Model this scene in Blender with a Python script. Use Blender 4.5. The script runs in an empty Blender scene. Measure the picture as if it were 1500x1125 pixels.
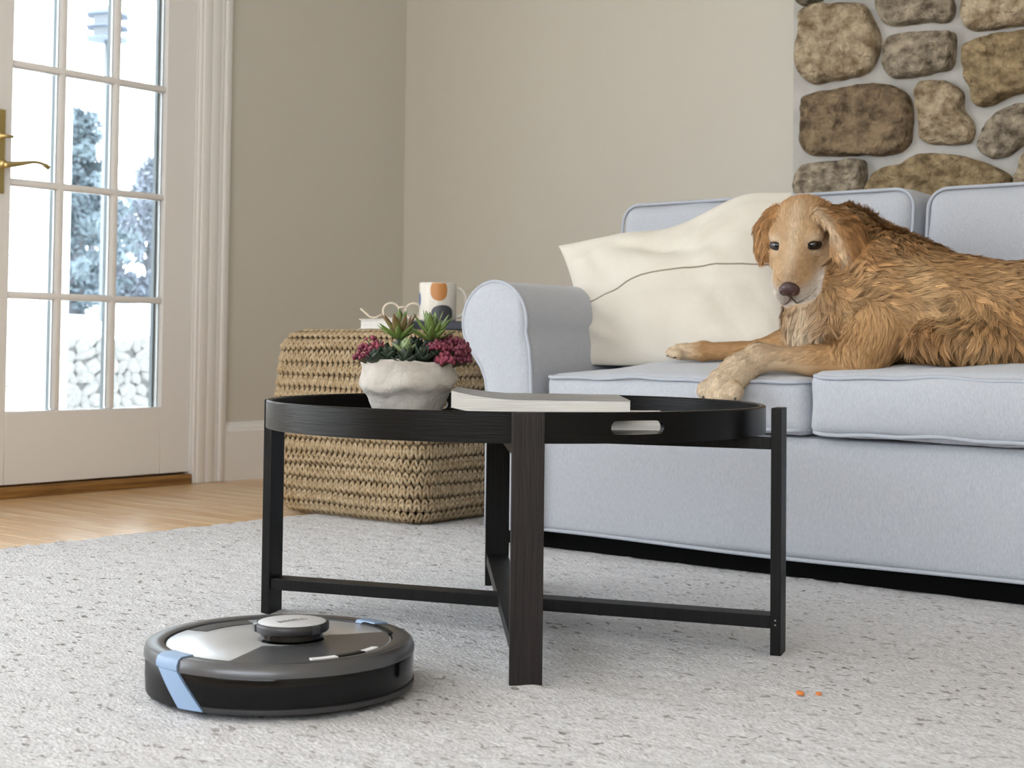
import bpy, bmesh, math, random
import numpy as np
from mathutils import Vector, Matrix
from math import sin, cos, tan, pi, radians, sqrt, atan2

SC = bpy.context.scene
COL = SC.collection
RNG = np.random.default_rng(7)
random.seed(7)

# ------------------------------------------------------------------ camera
F = 2150.0            # focal length in pixels of the 1500 px frame
EYE = 0.48            # camera height
YAW, PITCH, ROLL = radians(39), radians(2.0), 0.0115
PPY = 507.0 - F * tan(PITCH)
_fw = np.array([-sin(YAW) * cos(PITCH), cos(YAW) * cos(PITCH), sin(PITCH)])
_r0 = np.array([cos(YAW), sin(YAW), 0.0]); _u0 = np.cross(_r0, _fw)
_r = cos(ROLL) * _r0 + sin(ROLL) * _u0
_u = -sin(ROLL) * _r0 + cos(ROLL) * _u0
CAM = np.array([0, 0, EYE])
def on(x, y, axis, val):
    """survey helper: the world point seen at photo pixel x, y on the plane axis = val"""
    d = _fw + _r * (x - 750) / F + _u * (PPY - y) / F
    return CAM + d * ((val - CAM[axis]) / d[axis])
def atd(x, y, depth):
    return CAM + (_fw + _r * (x - 750) / F + _u * (PPY - y) / F) * depth
cam_d = bpy.data.cameras.new('camera'); cam = bpy.data.objects.new('camera', cam_d); COL.objects.link(cam)
cam_d.sensor_fit = 'HORIZONTAL'; cam_d.sensor_width = 36.0; cam_d.lens = F / 1500 * 36
cam_d.shift_y = (PPY - 562.5) / 1500
cam_d.clip_start = 0.05; cam_d.clip_end = 200
m = Matrix.Identity(4)
for i in range(3):
    m[i][0], m[i][1], m[i][2], m[i][3] = _r[i], _u[i], -_fw[i], CAM[i]
cam.matrix_world = m
cam_d.dof.use_dof = True; cam_d.dof.focus_distance = 2.55; cam_d.dof.aperture_fstop = 9.0
SC.camera = cam

# ------------------------------------------------------------------ sky, window light, exposure
W = bpy.data.worlds.new('sky'); SC.world = W; W.use_nodes = True
bg = W.node_tree.nodes['Background']; bg.inputs[0].default_value = (0.90, 0.955, 1.0, 1); bg.inputs[1].default_value = 3.4
def portal(loc, rot, sx, sz):
    l = bpy.data.lights.new('window_portal', 'AREA'); l.shape = 'RECTANGLE'; l.size = sx; l.size_y = sz
    l.cycles.is_portal = True
    o = bpy.data.objects.new('window_portal', l); COL.objects.link(o); o.location = loc; o.rotation_euler = rot
WIN_L = (-1.9, 1.3, 0.2, 2.4)     # y0, y1, z0, z1 of the window in the left wall
WIN_R = (-1.9, 2.2, 0.8, 2.25)        # x0, x1, z0, z1 of the unseen rear-wall window, placed for its fill light
DOOR = (1.51, 3.215, 0.0, 2.12)      # double door opening in the left wall
REAR_Y = -2.4
portal((-4.20, (WIN_L[0]+WIN_L[1])/2, (WIN_L[2]+WIN_L[3])/2), (0, -pi/2, 0), WIN_L[3]-WIN_L[2], WIN_L[1]-WIN_L[0])
portal((-4.20, (DOOR[0]+DOOR[1])/2, (DOOR[2]+DOOR[3])/2), (0, -pi/2, 0), DOOR[3]-DOOR[2], DOOR[1]-DOOR[0])
portal(((WIN_R[0]+WIN_R[1])/2, REAR_Y-.2, (WIN_R[2]+WIN_R[3])/2), (pi/2, 0, 0), WIN_R[1]-WIN_R[0], WIN_R[3]-WIN_R[2])
SC.view_settings.view_transform = 'Standard'; SC.view_settings.look = 'None'; SC.view_settings.gamma = 1.0
SC.view_settings.use_curve_mapping = False
SC.view_settings.exposure = 1.0
SC.cycles.use_denoising = True
SC.cycles.max_bounces = 10; SC.cycles.diffuse_bounces = 5; SC.cycles.glossy_bounces = 4
SC.cycles.transparent_max_bounces = 12; SC.cycles.sample_clamp_indirect = 6.0
SC.cycles.caustics_reflective = False; SC.cycles.caustics_refractive = False

# ------------------------------------------------------------------ helpers
def lin(r, g, b):
    f = lambda c: c/12.92 if c <= .04045 else ((c+.055)/1.055)**2.4
    return (f(r/255), f(g/255), f(b/255), 1)
MATS = {}
def mat(name, col, rough=.6, metal=0.0, col2=None, nscale=8.0, stretch=(1,1,1), bump=None, coat=0.0, sheen=0.0, ramp=(.35,.65), spec=.5, detail=6, attr=None):
    """principled material; colour mixes col to col2 by object-space noise; bump = list of (scale, strength, stretch)"""
    m = bpy.data.materials.new(name); m.use_nodes = True
    nt = m.node_tree; N = nt.nodes; L = nt.links; b = N['Principled BSDF']
    b.inputs['Base Color'].default_value = col; b.inputs['Roughness'].default_value = rough
    b.inputs['Metallic'].default_value = metal; b.inputs['Coat Weight'].default_value = coat
    b.inputs['Specular IOR Level'].default_value = spec
    if sheen: b.inputs['Sheen Weight'].default_value = sheen; b.inputs['Sheen Roughness'].default_value = .5
    tc = N.new('ShaderNodeTexCoord')
    def noise(scale, st, det=detail):
        mp = N.new('ShaderNodeMapping'); mp.inputs['Scale'].default_value = st
        L.new(tc.outputs['Object'], mp.inputs['Vector'])
        n = N.new('ShaderNodeTexNoise'); n.inputs['Scale'].default_value = scale; n.inputs['Detail'].default_value = det
        L.new(mp.outputs[0], n.inputs['Vector']); return n
    src = None
    if attr:
        a = N.new('ShaderNodeAttribute'); a.attribute_name = attr
        L.new(a.outputs['Color'], b.inputs['Base Color'])
    if col2 is not None:
        n = noise(nscale, stretch)
        r = N.new('ShaderNodeValToRGB'); r.color_ramp.elements[0].position = ramp[0]; r.color_ramp.elements[1].position = ramp[1]
        r.color_ramp.elements[0].color = col; r.color_ramp.elements[1].color = col2
        L.new(n.outputs['Fac'], r.inputs[0]); L.new(r.outputs[0], b.inputs['Base Color'])
    if bump:
        prev = None
        for (s, st, stv, dist) in bump:
            n = noise(s, stv)
            bp = N.new('ShaderNodeBump'); bp.inputs['Strength'].default_value = st; bp.inputs['Distance'].default_value = dist
            L.new(n.outputs['Fac'], bp.inputs['Height'])
            if prev: L.new(prev.outputs[0], bp.inputs['Normal'])
            prev = bp
        L.new(prev.outputs[0], b.inputs['Normal'])
    MATS[name] = m; return m

def mesh(name, V, Fc, smooth=True, mt=None):
    me = bpy.data.meshes.new(name)
    me.from_pydata([tuple(map(float, v)) for v in V], [], [tuple(int(i) for i in f) for f in Fc])
    if smooth:
        me.polygons.foreach_set('use_smooth', [True]*len(me.polygons))
    if mt: me.materials.append(mt)
    me.update(); return me
def link(name, me, parent=None, loc=None, rotz=0.0):
    o = bpy.data.objects.new(name, me); COL.objects.link(o)
    if loc is not None: o.location = loc
    if rotz: o.rotation_euler[2] = rotz
    if parent: o.parent = parent
    return o
def obj(name, V, Fc, mt, parent=None, smooth=True, loc=None):
    return link(name, mesh(name, V, Fc, smooth, mt), parent, loc)
def tag(o, label=None, cat=None, group=None, kind=None):
    if label: o['label'] = label
    if cat: o['category'] = cat
    if group: o['group'] = group
    if kind: o['kind'] = kind
    return o
def thing(name, label, cat, loc=(0,0,0), rotz=0.0, group=None):
    o = bpy.data.objects.new(name, None); COL.objects.link(o); o.location = loc; o.rotation_euler[2] = rotz
    o.empty_display_size = .05
    return tag(o, label, cat, group)
class MB:
    """collects raw geometry"""
    def __init__(s): s.V = []; s.F = []
    def add(s, V, Fc):
        b = len(s.V); s.V.extend([tuple(v) for v in V]); s.F.extend([tuple(i+b for i in f) for f in Fc]); return s
    def box(s, x0, x1, y0, y1, z0, z1):
        V = [(x0,y0,z0),(x1,y0,z0),(x1,y1,z0),(x0,y1,z0),(x0,y0,z1),(x1,y0,z1),(x1,y1,z1),(x0,y1,z1)]
        return s.add(V, [(0,3,2,1),(4,5,6,7),(0,1,5,4),(1,2,6,5),(2,3,7,6),(3,0,4,7)])
    def build(s, name, mt, parent=None, smooth=False, loc=None, bevel=0, seg=2, rotz=0.0):
        me = mesh(name, s.V, s.F, smooth, mt)
        if bevel: bevel_mesh(me, bevel, seg)
        return link(name, me, parent, loc, rotz)
def bevel_mesh(me, w, seg=2, ang=.5):
    bm = bmesh.new(); bm.from_mesh(me)
    bmesh.ops.remove_doubles(bm, verts=bm.verts, dist=1e-6)
    es = [e for e in bm.edges if len(e.link_faces) == 2 and e.calc_face_angle(0) > ang]
    bmesh.ops.bevel(bm, geom=es, offset=w, segments=seg, profile=.5, affect='EDGES', clamp_overlap=True)
    for f in bm.faces: f.smooth = True
    bm.to_mesh(me); bm.free(); shade_auto(me, radians(20) if w < .0032 else radians(40))
def shade_auto(me, ang=radians(40)):
    try: me.set_sharp_from_angle(angle=ang)
    except Exception: pass
def box(name, x0, x1, y0, y1, z0, z1, mt, parent=None, bevel=.0, seg=2, loc=None, rotz=0.0):
    return MB().box(x0,x1,y0,y1,z0,z1).build(name, mt, parent, bevel=bevel, seg=seg, loc=loc, rotz=rotz)
def tube_geo(P, rad, n=8, closed=False, caps=True):
    P = np.asarray(P, float); k = len(P)
    rad = np.full(k, rad) if np.isscalar(rad) else np.asarray(rad, float)
    if closed: T = np.roll(P, -1, 0) - np.roll(P, 1, 0)
    else:
        T = np.gradient(P, axis=0)
    T /= np.linalg.norm(T, axis=1)[:, None] + 1e-12
    up = np.array([0,0,1.0]) if abs(T[0][2]) < .9 else np.array([1.0,0,0])
    A = np.cross(up, T[0]); A /= np.linalg.norm(A); fr = [A]
    for i in range(1, k):
        A = A - T[i]*(A@T[i]); A /= np.linalg.norm(A)+1e-12; fr.append(A)
    A = np.array(fr); B = np.cross(T, A)
    th = np.arange(n)*2*pi/n
    V = P[:,None,:] + rad[:,None,None]*(A[:,None,:]*np.cos(th)[None,:,None] + B[:,None,:]*np.sin(th)[None,:,None])
    V = V.reshape(-1,3); Fc = []
    for i in range(k if closed else k-1):
        a = i*n; b = ((i+1) % k)*n
        for j in range(n):
            jj = (j+1) % n; Fc.append((a+j, a+jj, b+jj, b+j))
    if not closed and caps:
        Fc.append(tuple(range(n-1,-1,-1))); Fc.append(tuple((k-1)*n+j for j in range(n)))
    return V, Fc
def tube(name, P, rad, mt, parent=None, n=8, closed=False):
    V, Fc = tube_geo(P, rad, n, closed); return obj(name, V, Fc, mt, parent)
def lathe_geo(prof, n=48, cx=0, cy=0, a0=0, a1=2*pi):
    """prof: list of (r, z); full turn unless a0, a1"""
    full = abs(a1-a0-2*pi) < 1e-6; m_ = n if full else n+1
    V = []; Fc = []
    for r, z in prof:
        for j in range(m_):
            a = a0+(a1-a0)*j/n; V.append((cx+r*cos(a), cy+r*sin(a), z))
    for i in range(len(prof)-1):
        for j in range(n):
            jj = (j+1) % m_
            Fc.append((i*m_+j, i*m_+jj, (i+1)*m_+jj, (i+1)*m_+j))
    return V, Fc
def lathe(name, prof, mt, parent=None, n=48, loc=None, a0=0, a1=2*pi):
    V, Fc = lathe_geo(prof, n, 0, 0, a0, a1); o = obj(name, V, Fc, mt, parent, True, loc); shade_auto(o.data); return o
_K = RNG.normal(size=(24,3)); _PH = RNG.uniform(0, 2*pi, 24)
def noise3(P, freq):
    """smooth pseudo noise about -1..1"""
    P = np.asarray(P, float); s = np.zeros(P.shape[:-1])
    for k, ph in zip(_K[:12], _PH[:12]): s = s + np.sin((P*freq)@k + ph + 1.7*np.sin((P*freq)@np.roll(k,1)*.63+ph*2))
    return s/4.5
def fbm(P, freq, octv=3):
    s = 0; a = 1.0
    for i in range(octv): s = s + a*noise3(np.asarray(P)+i*3.1, freq*2**i); a *= .5
    return s
def sphere_geo(n=10, k=6):
    V = [(0,0,1)]; Fc = []
    for i in range(1,k):
        t = pi*i/k
        for j in range(n): V.append((sin(t)*cos(2*pi*j/n), sin(t)*sin(2*pi*j/n), cos(t)))
    V.append((0,0,-1)); L_ = len(V)-1
    for j in range(n): Fc.append((0,1+j,1+(j+1)%n))
    for i in range(k-2):
        for j in range(n):
            a = 1+i*n+j; b = 1+i*n+(j+1)%n; Fc.append((a,a+n,b+n,b))
    for j in range(n): Fc.append((L_, 1+(k-2)*n+(j+1)%n, 1+(k-2)*n+j))
    return np.array(V), Fc

# ------------------------------------------------------------------ materials
mat('wall_paint', lin(210,206,196), .85, bump=[(220,.04,(1,1,1),.002)])
mat('white_paint', lin(238,236,235), .45)
mat('ceiling_paint', lin(238,236,232), .9)
mat('oak', lin(206,170,126), .24, col2=lin(226,196,156), nscale=3, stretch=(1.2,16,16), spec=.5, bump=[(10,.06,(1,20,20),.002)])
mat('oak_dark', lin(198,158,112), .26, col2=lin(216,182,138), nscale=3, stretch=(1.2,16,16), bump=[(10,.06,(1,20,20),.002)])
mat('threshold_wood', lin(120,84,42), .5, col2=lin(165,122,66), nscale=5, stretch=(20,1,20))
mat('mortar', lin(196,194,190), .95, col2=lin(180,178,174), nscale=12, bump=[(60,.4,(1,1,1),.004)])
mat('brass', lin(214,194,136), .33, 1.0)
mat('sofa_linen', lin(172,176,185), .95, col2=lin(185,189,197), nscale=110, stretch=(5,5,1), sheen=.25, spec=.2, bump=[(420,.25,(1,1,1),.002),(200,.2,(8,8,1),.002)])
mat('sofa_piping', lin(176,181,191), .9, spec=.2, bump=[(500,.3,(1,1,1),.001)])
mat('seam_thread', lin(120,130,158), .9)
mat('pillow_cotton', lin(208,202,191), .95, col2=lin(216,211,201), nscale=5, sheen=.2, spec=.2, bump=[(300,.2,(1,1,1),.002),(16,.35,(1,1,1),.01)])
mat('pillow_seam', lin(150,140,124), .95)
mat('black_wood', lin(6,6,6), .45, spec=.2, col2=lin(16,15,16), nscale=6, stretch=(30,30,1.5), bump=[(9,.25,(40,40,2),.003)])
mat('black_wood_rim', lin(5,5,5), .32, spec=.16, col2=lin(14,13,13), nscale=6, stretch=(2,2,40), bump=[(9,.16,(2,2,60),.002)])
mat('black_wood_floor', lin(9,9,10), .30, spec=.35, col2=lin(16,16,18), nscale=5, stretch=(2,26,10), bump=[(9,.25,(2,40,4),.003)])
mat('brown_black_wood', lin(36,29,28), .5, spec=.3, col2=lin(22,18,18), nscale=5, stretch=(34,34,1.2), bump=[(9,.35,(46,46,2),.004)])
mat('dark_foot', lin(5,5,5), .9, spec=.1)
mat('jute', lin(186,167,138), .9, col2=lin(160,138,106), nscale=60, spec=.2, bump=[(500,.4,(1,1,1),.002)])
mat('jute_gap_shade', lin(78,58,34), .95)  # core coloured dark to stand in for shade between the stitches
mat('plaster', lin(202,197,190), .92, col2=lin(178,171,163), nscale=14, bump=[(70,.55,(1,1,1),.006),(300,.3,(1,1,1),.002)])
mat('soil', lin(46,34,26), 1.0, bump=[(90,.8,(1,1,1),.01)])
mat('paper', lin(240,238,234), .8, col2=lin(214,211,206), nscale=4, stretch=(2,2,420), ramp=(.45,.55))
mat('cover_grey', lin(120,120,122), .4, col2=lin(150,150,150), nscale=3)
mat('cover_navy', lin(44,46,58), .6)
mat('cover_white', lin(222,219,214), .6)
mat('ceramic_white', lin(226,221,212), .35)
mat('glaze_terracotta', lin(196,134,74), .4)
mat('glaze_charcoal', lin(74,74,80), .4)
mat('glaze_blue', lin(84,110,156), .4)
mat('cream_plastic', lin(226,214,196), .35)
for nm, a, b_ in (('stone_tan', (206,188,160), (132,112,86)), ('stone_brown', (164,142,114), (94,80,64)), ('stone_grey', (196,182,160), (104,92,78)), ('stone_ochre', (186,164,128), (112,94,68))):
    mat(nm, lin(*a), .95, col2=lin(*b_), nscale=26, stretch=(1,1,1.2), ramp=(.34,.68), detail=14, spec=.25, bump=[(16,1.0,(1,1,1),.03),(48,1.0,(1,1,1),.02),(130,.8,(1,1,1),.008)])
mat('garden_stone', lin(152,151,149), .95, col2=lin(128,127,126), nscale=4, bump=[(20,.6,(1,1,1),.02)])
mat('garden_joint', lin(96,95,95), 1.0)
mat('snow', lin(236,236,234), .9)
mat('evergreen', lin(98,113,121), .9, col2=lin(124,137,146), nscale=3)  # green lightened and blued to paint in outdoor haze
mat('hazed_twig', lin(112,121,134), .9, col2=lin(136,144,156), nscale=2)  # twig grey paled too, haze mixed into the colour
mat('bark', lin(90,93,100), .95)
mat('white_siding', lin(238,240,242), .6)
mat('slate_roof', lin(104,114,130), .7); mat('bird_white', lin(122,126,131), .7); mat('muntin_shade', lin(120,129,134), .6)  # last one: muntin colour darkened for the shade on their outer sides
def glass_mat():
    m = bpy.data.materials.new('window_glass'); m.use_nodes = True; nt = m.node_tree; N = nt.nodes
    for n in list(N): N.remove(n)
    out = N.new('ShaderNodeOutputMaterial'); mx = N.new('ShaderNodeMixShader'); t = N.new('ShaderNodeBsdfTransparent'); g = N.new('ShaderNodeBsdfGlossy')
    fr = N.new('ShaderNodeFresnel'); fr.inputs[0].default_value = 1.45
    t.inputs[0].default_value = (.96,.985,.99,1); g.inputs['Roughness'].default_value = .02
    nt.links.new(fr.outputs[0], mx.inputs[0]); nt.links.new(t.outputs[0], mx.inputs[1]); nt.links.new(g.outputs[0], mx.inputs[2]); nt.links.new(mx.outputs[0], out.inputs[0])
    MATS['window_glass'] = m
glass_mat()

# ------------------------------------------------------------------ room shell
XL, YB, ZC, XR = -4.0, 4.25, 2.55, 2.6
fl = box('floor', XL-.2, XR+.1, REAR_Y-.2, YB+.2, -.12, -.006, MATS['oak'])
tag(fl, 'honey oak strip floor between the glazed door and the rug', kind='structure')
def plank_mesh(L, w, mt):
    b = MB().box(0, L, 0, w, -.012, 0); me = mesh('plank', b.V, b.F, False, mt); bevel_mesh(me, .0016, 1); return me
PL = {}
yy = 1.15; row = 0
while yy < YB:
    w = .082
    x = XL + .001; first = True
    while x < -2.75:
        L = [.42,.61,.83,1.02][(row*7 + int(abs(x)*10)*3) % 4] if first else [.72,.95,1.2][(row*5+int(abs(x)*10)) % 3]
        first = False
        key = (L, random.random() < .4)
        if key not in PL: PL[key] = plank_mesh(L-.0012, w-.0012, MATS['oak_dark' if key[1] else 'oak'])
        link('plank', PL[key], fl, (x, yy, 0))
        x += L
    yy += w; row += 1

def wall_with_holes(name, axis, pos, thick, u0, u1, z0, z1, holes, mt):
    """wall in the plane axis = pos; holes = list of (u0,u1,z0,z1)"""
    us = sorted({u0, u1} | {h[0] for h in holes} | {h[1] for h in holes}); zs = sorted({z0, z1} | {h[2] for h in holes} | {h[3] for h in holes})
    b = MB()
    for i in range(len(us)-1):
        for j in range(len(zs)-1):
            uc, zc = (us[i]+us[i+1])/2, (zs[j]+zs[j+1])/2
            if any(h[0] < uc < h[1] and h[2] < zc < h[3] for h in holes): continue
            if axis == 0: b.box(min(pos,pos+thick), max(pos,pos+thick), us[i], us[i+1], zs[j], zs[j+1])
            else: b.box(us[i], us[i+1], min(pos,pos+thick), max(pos,pos+thick), zs[j], zs[j+1])
    return tag(b.build(name, mt), kind='structure')
wall_with_holes('wall_left', 0, XL, -.15, REAR_Y, YB, 0, ZC, [WIN_L, DOOR], MATS['wall_paint'])
wall_with_holes('wall_back', 1, YB, .15, XL-.15, XR, 0, ZC, [], MATS['wall_paint'])
wall_with_holes('wall_rear', 1, REAR_Y, -.15, XL-.15, XR, 0, ZC, [WIN_R], MATS['wall_paint'])
wall_with_holes('wall_right', 0, XR, .15, REAR_Y, YB, 0, ZC, [], MATS['wall_paint'])
tag(box('ceiling', XL-.15, XR+.15, REAR_Y-.15, YB+.15, ZC, ZC+.1, MATS['ceiling_paint']), kind='structure')

# baseboards with a moulded top edge
def molding(name, prof, along, p0, p1, mt):
    """prof = (out, z) outline; along 'y' on the left wall (out = +x) or 'x' on the back wall (out = -y)"""
    n = len(prof); V = []
    for t in (p0, p1):
        for o_, z in prof: V.append((XL+o_, t, z) if along == 'y' else (t, YB-o_, z))
    Fc = [(i, (i+1) % n, n+(i+1) % n, n+i) for i in range(n)] + [tuple(range(n-1,-1,-1)), tuple(range(n, 2*n))]
    o = obj(name, V, Fc, mt, None, False); return tag(o, kind='structure')
BP = [(0,0),(.018,0),(.018,.172),(.015,.178),(.013,.186),(.008,.192),(.006,.202),(0,.204)]
molding('baseboard_left', BP, 'y', 3.346, YB-.018, MATS['white_paint'])
molding('baseboard_back', BP, 'x', XL, -2.29, MATS['white_paint'])
# door casing: stepped moulding beside and above the opening
tr = MB()
steps = [(3.213,3.226,.012),(3.226,3.262,.017),(3.262,3.300,.018),(3.300,3.316,.0165),(3.316,3.336,.024),(3.336,3.347,.020)]
for y0, y1, t in steps: tr.box(XL, XL+t, y0, y1, 0, DOOR[3]+.01)
for y0, y1, t in steps: tr.box(XL, XL+t, 2*DOOR[0]-.0-y1+1.703, 2*DOOR[0]-y0+1.703, 0, DOOR[3]+.01)
tr.box(XL, XL+.022, DOOR[0]-.13, 3.346, DOOR[3]+.01, DOOR[3]+.14)
tag(tr.build('trim_1', MATS['white_paint'], bevel=.004, seg=2), kind='structure')
jb = MB().box(XL-.15, XL-.001, 3.209, 3.2149, 0, DOOR[3]); jb.box(XL-.15, XL-.001, DOOR[0]+.0001, DOOR[0]+.006, 0, DOOR[3]); jb.box(XL-.15, XL-.001, DOOR[0]+.006, 3.209, DOOR[3]-.006, DOOR[3]-.0001)
tag(jb.build('trim_2', MATS['white_paint']), kind='structure')
th = MB().box(XL-.16, XL+.012, DOOR[0]+.007, 3.208, 0.0005, .034)
th.box(XL-.16, XL-.03, DOOR[0]+.007, 3.208, .034, .0385)
tag(th.build('trim_3', MATS['threshold_wood'], bevel=.004), kind='structure')

# glazed door leaves
ZR = [.262, .619, .966, 1.331, 1.69, 2.0]
def door_leaf(name, y0, y1, g0, g1, mu, handle_y, hs):
    root = bpy.data.objects.new(name, None); COL.objects.link(root); root.location = (XL, (y0+y1)/2, .04); root.empty_display_size = .05
    tag(root, kind='structure'); oy, oz = (y0+y1)/2, .04
    L = lambda b, nm, mt, bev=.003, par=root: b.build(nm, mt, par, bevel=bev)
    def B(x0,x1,a,b_,z0,z1): return MB().box(x0,x1,a-oy,b_-oy,z0-oz,z1-oz)
    x0, x1 = -.05, -.006
    L(B(x0,x1,y0,g0,.04,2.108), 'stile', MATS['white_paint']); L(B(x0,x1,g1,y1,.04,2.108), 'stile', MATS['white_paint'])
    L(B(x0,x1,g0,g1,.04,.262), 'bottom_rail', MATS['white_paint']); L(B(x0,x1,g0,g1,2.0,2.108), 'top_rail', MATS['white_paint'])
    w = .0105
    for y in mu: L(B(-.046,-.010,y-w,y+w,.262,2.0), 'muntin', MATS['white_paint'], .006)
    for z in ZR[1:-1]: L(B(-.047,-.0095,g0,g1,z-w,z+w), 'muntin', MATS['white_paint'], .006)
    for y in list(mu)+[g0+.001, g1-.001]: L(B(-.062,-.0465,y-w*.8,y+w*.8,.262,2.0), 'shaded_muntin', MATS['muntin_shade'], 0)  # outer sides of the white muntins, coloured as if in shade
    ys = [g0]+list(mu)+[g1]
    for i in range(len(ys)-1):
        for j in range(len(ZR)-1):
            p = L(B(-.032,-.028,ys[i]+(w if i else 0),ys[i+1]-(w if i < len(ys)-2 else 0),ZR[j]+(w if j else 0),ZR[j+1]-(w if j < len(ZR)-2 else 0)), 'pane', MATS['window_glass'], 0)
    # brass furniture
    pl = L(B(-.006,.0,handle_y-.021,handle_y+.021,.925,1.182), 'handle_plate', MATS['brass'], .003); tag(pl, 'polished brass backplate')
    hp = lambda x,y,z: (x, y-oy, z-oz)
    b = MB(); b.add(*tube_geo([hp(-.001,handle_y,1.012),hp(.03,handle_y,1.012)], .012, 12)); 
    P = [hp(.026+.010*sin(t*pi), handle_y+hs*(.0+.155*t), 1.012-.004+.012*sin(t*2.6)+.018*max(0,t-.25)*sin((t-.25)*4)) for t in np.linspace(0,1,16)]
    b.add(*tube_geo(P, [.0105-.0065*min(1,t*1.6)+(.003 if t > .93 else 0) for t in np.linspace(0,1,16)], 10))
    b.build('lever', MATS['brass'], pl, smooth=True)
    b = MB(); b.add(*tube_geo([hp(-.001,handle_y,1.098),hp(.018,handle_y,1.098)], .009, 12)); b.add(*tube_geo([hp(.016,handle_y-.004,1.098),hp(.02,handle_y+hs*.034,1.099)], [.007,.004], 8))
    b.build('thumb_turn', MATS['brass'], pl, smooth=True)
    b = MB()
    for z in (.937, 1.168): b.add(*tube_geo([hp(-.001,handle_y+hs*.008,z),hp(.0015,handle_y+hs*.008,z)], .004, 10))
    b.build('screw', MATS['brass'], pl)
    return root
door_leaf('door_1', 2.362, 3.208, 2.508, 3.088, (2.690, 2.894), 2.462, 1)
door_leaf('door_2', 1.517, 2.360, 1.634, 2.214, (1.828, 2.032), 2.28, -1)

# ------------------------------------------------------------------ stone chimney breast
YS = 4.13
ch = box('wall_chimney', -2.222, -0.25, YS+.018, YB-.001, 0, ZC-.001, MATS['mortar'])
tag(ch, 'fieldstone chimney breast with pale grey mortar joints', kind='structure')
def zx(pts): return [(1130+x/3.751, y/3.751) for x, y in pts]
STONES = [
 ('stone_tan', [(150,60),(250,20),(380,5),(490,10),(540,90),(588,190),(583,290),(535,390),(440,420),(320,440),(215,470),(165,430),(140,300),(135,180)]),
 ('stone_grey', [(145,-110),(255,-110),(265,-2),(205,20),(145,26)]),
 ('stone_grey', [(545,0),(600,-60),(800,-90),(960,-60),(998,20),(985,90),(940,120),(850,115),(740,130),(630,140),(580,90)]),
 ('stone_grey', [(600,230),(640,190),(760,165),(1000,165),(1005,250),(1000,350),(975,385),(880,400),(760,430),(650,425),(610,370)]),
 ('stone_tan', [(1020,20),(1060,-60),(1388,-80),(1560,-40),(1560,90),(1400,135),(1250,150),(1110,165),(1060,150),(1025,80)]),
 ('stone_ochre', [(1050,250),(1120,210),(1260,180),(1400,160),(1560,150),(1570,470),(1400,500),(1290,525),(1220,570),(1130,600),(1090,540),(1065,400)]),
 ('stone_brown', [(180,520),(330,490),(500,455),(590,455),(690,480),(750,520),(765,680),(760,780),(720,830),(600,858),(480,850),(300,850),(200,855),(145,810),(150,700)]),
 ('stone_tan', [(780,510),(800,460),(880,430),(950,440),(1010,480),(1045,510),(1045,600),(1100,660),(1115,740),(1090,785),(980,800),(860,790),(815,770),(800,650)]),
 ('stone_grey', [(1115,790),(1180,660),(1250,590),(1350,560),(1420,570),(1450,700),(1380,780),(1280,850),(1210,865),(1140,830)]),
 ('stone_grey', [(110,980),(150,910),(260,880),(500,870),(512,960),(500,1060),(300,1100),(120,1090)]),
 ('stone_ochre', [(510,1000),(560,930),(680,900),(790,850),(880,830),(1020,850),(1180,890),(1300,950),(1330,1010),(1320,1100),(1100,1180),(700,1180),(520,1110)]),
 ('stone_tan', [(1348,980),(1362,860),(1420,830),(1580,840),(1600,1060),(1348,1060)]),
 ('stone_brown', [(1480,590),(1640,540),(1840,560),(1850,780),(1620,800),(1490,760)]),
 ('stone_tan', [(1600,180),(1900,140),(1920,480),(1620,500)]),
 ('stone_grey', [(1590,-80),(1900,-90),(1910,100),(1600,120)]),
 ('stone_grey', [(290,-120),(520,-120),(560,-70),(520,-25),(400,-30),(300,-10)]),
]
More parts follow.
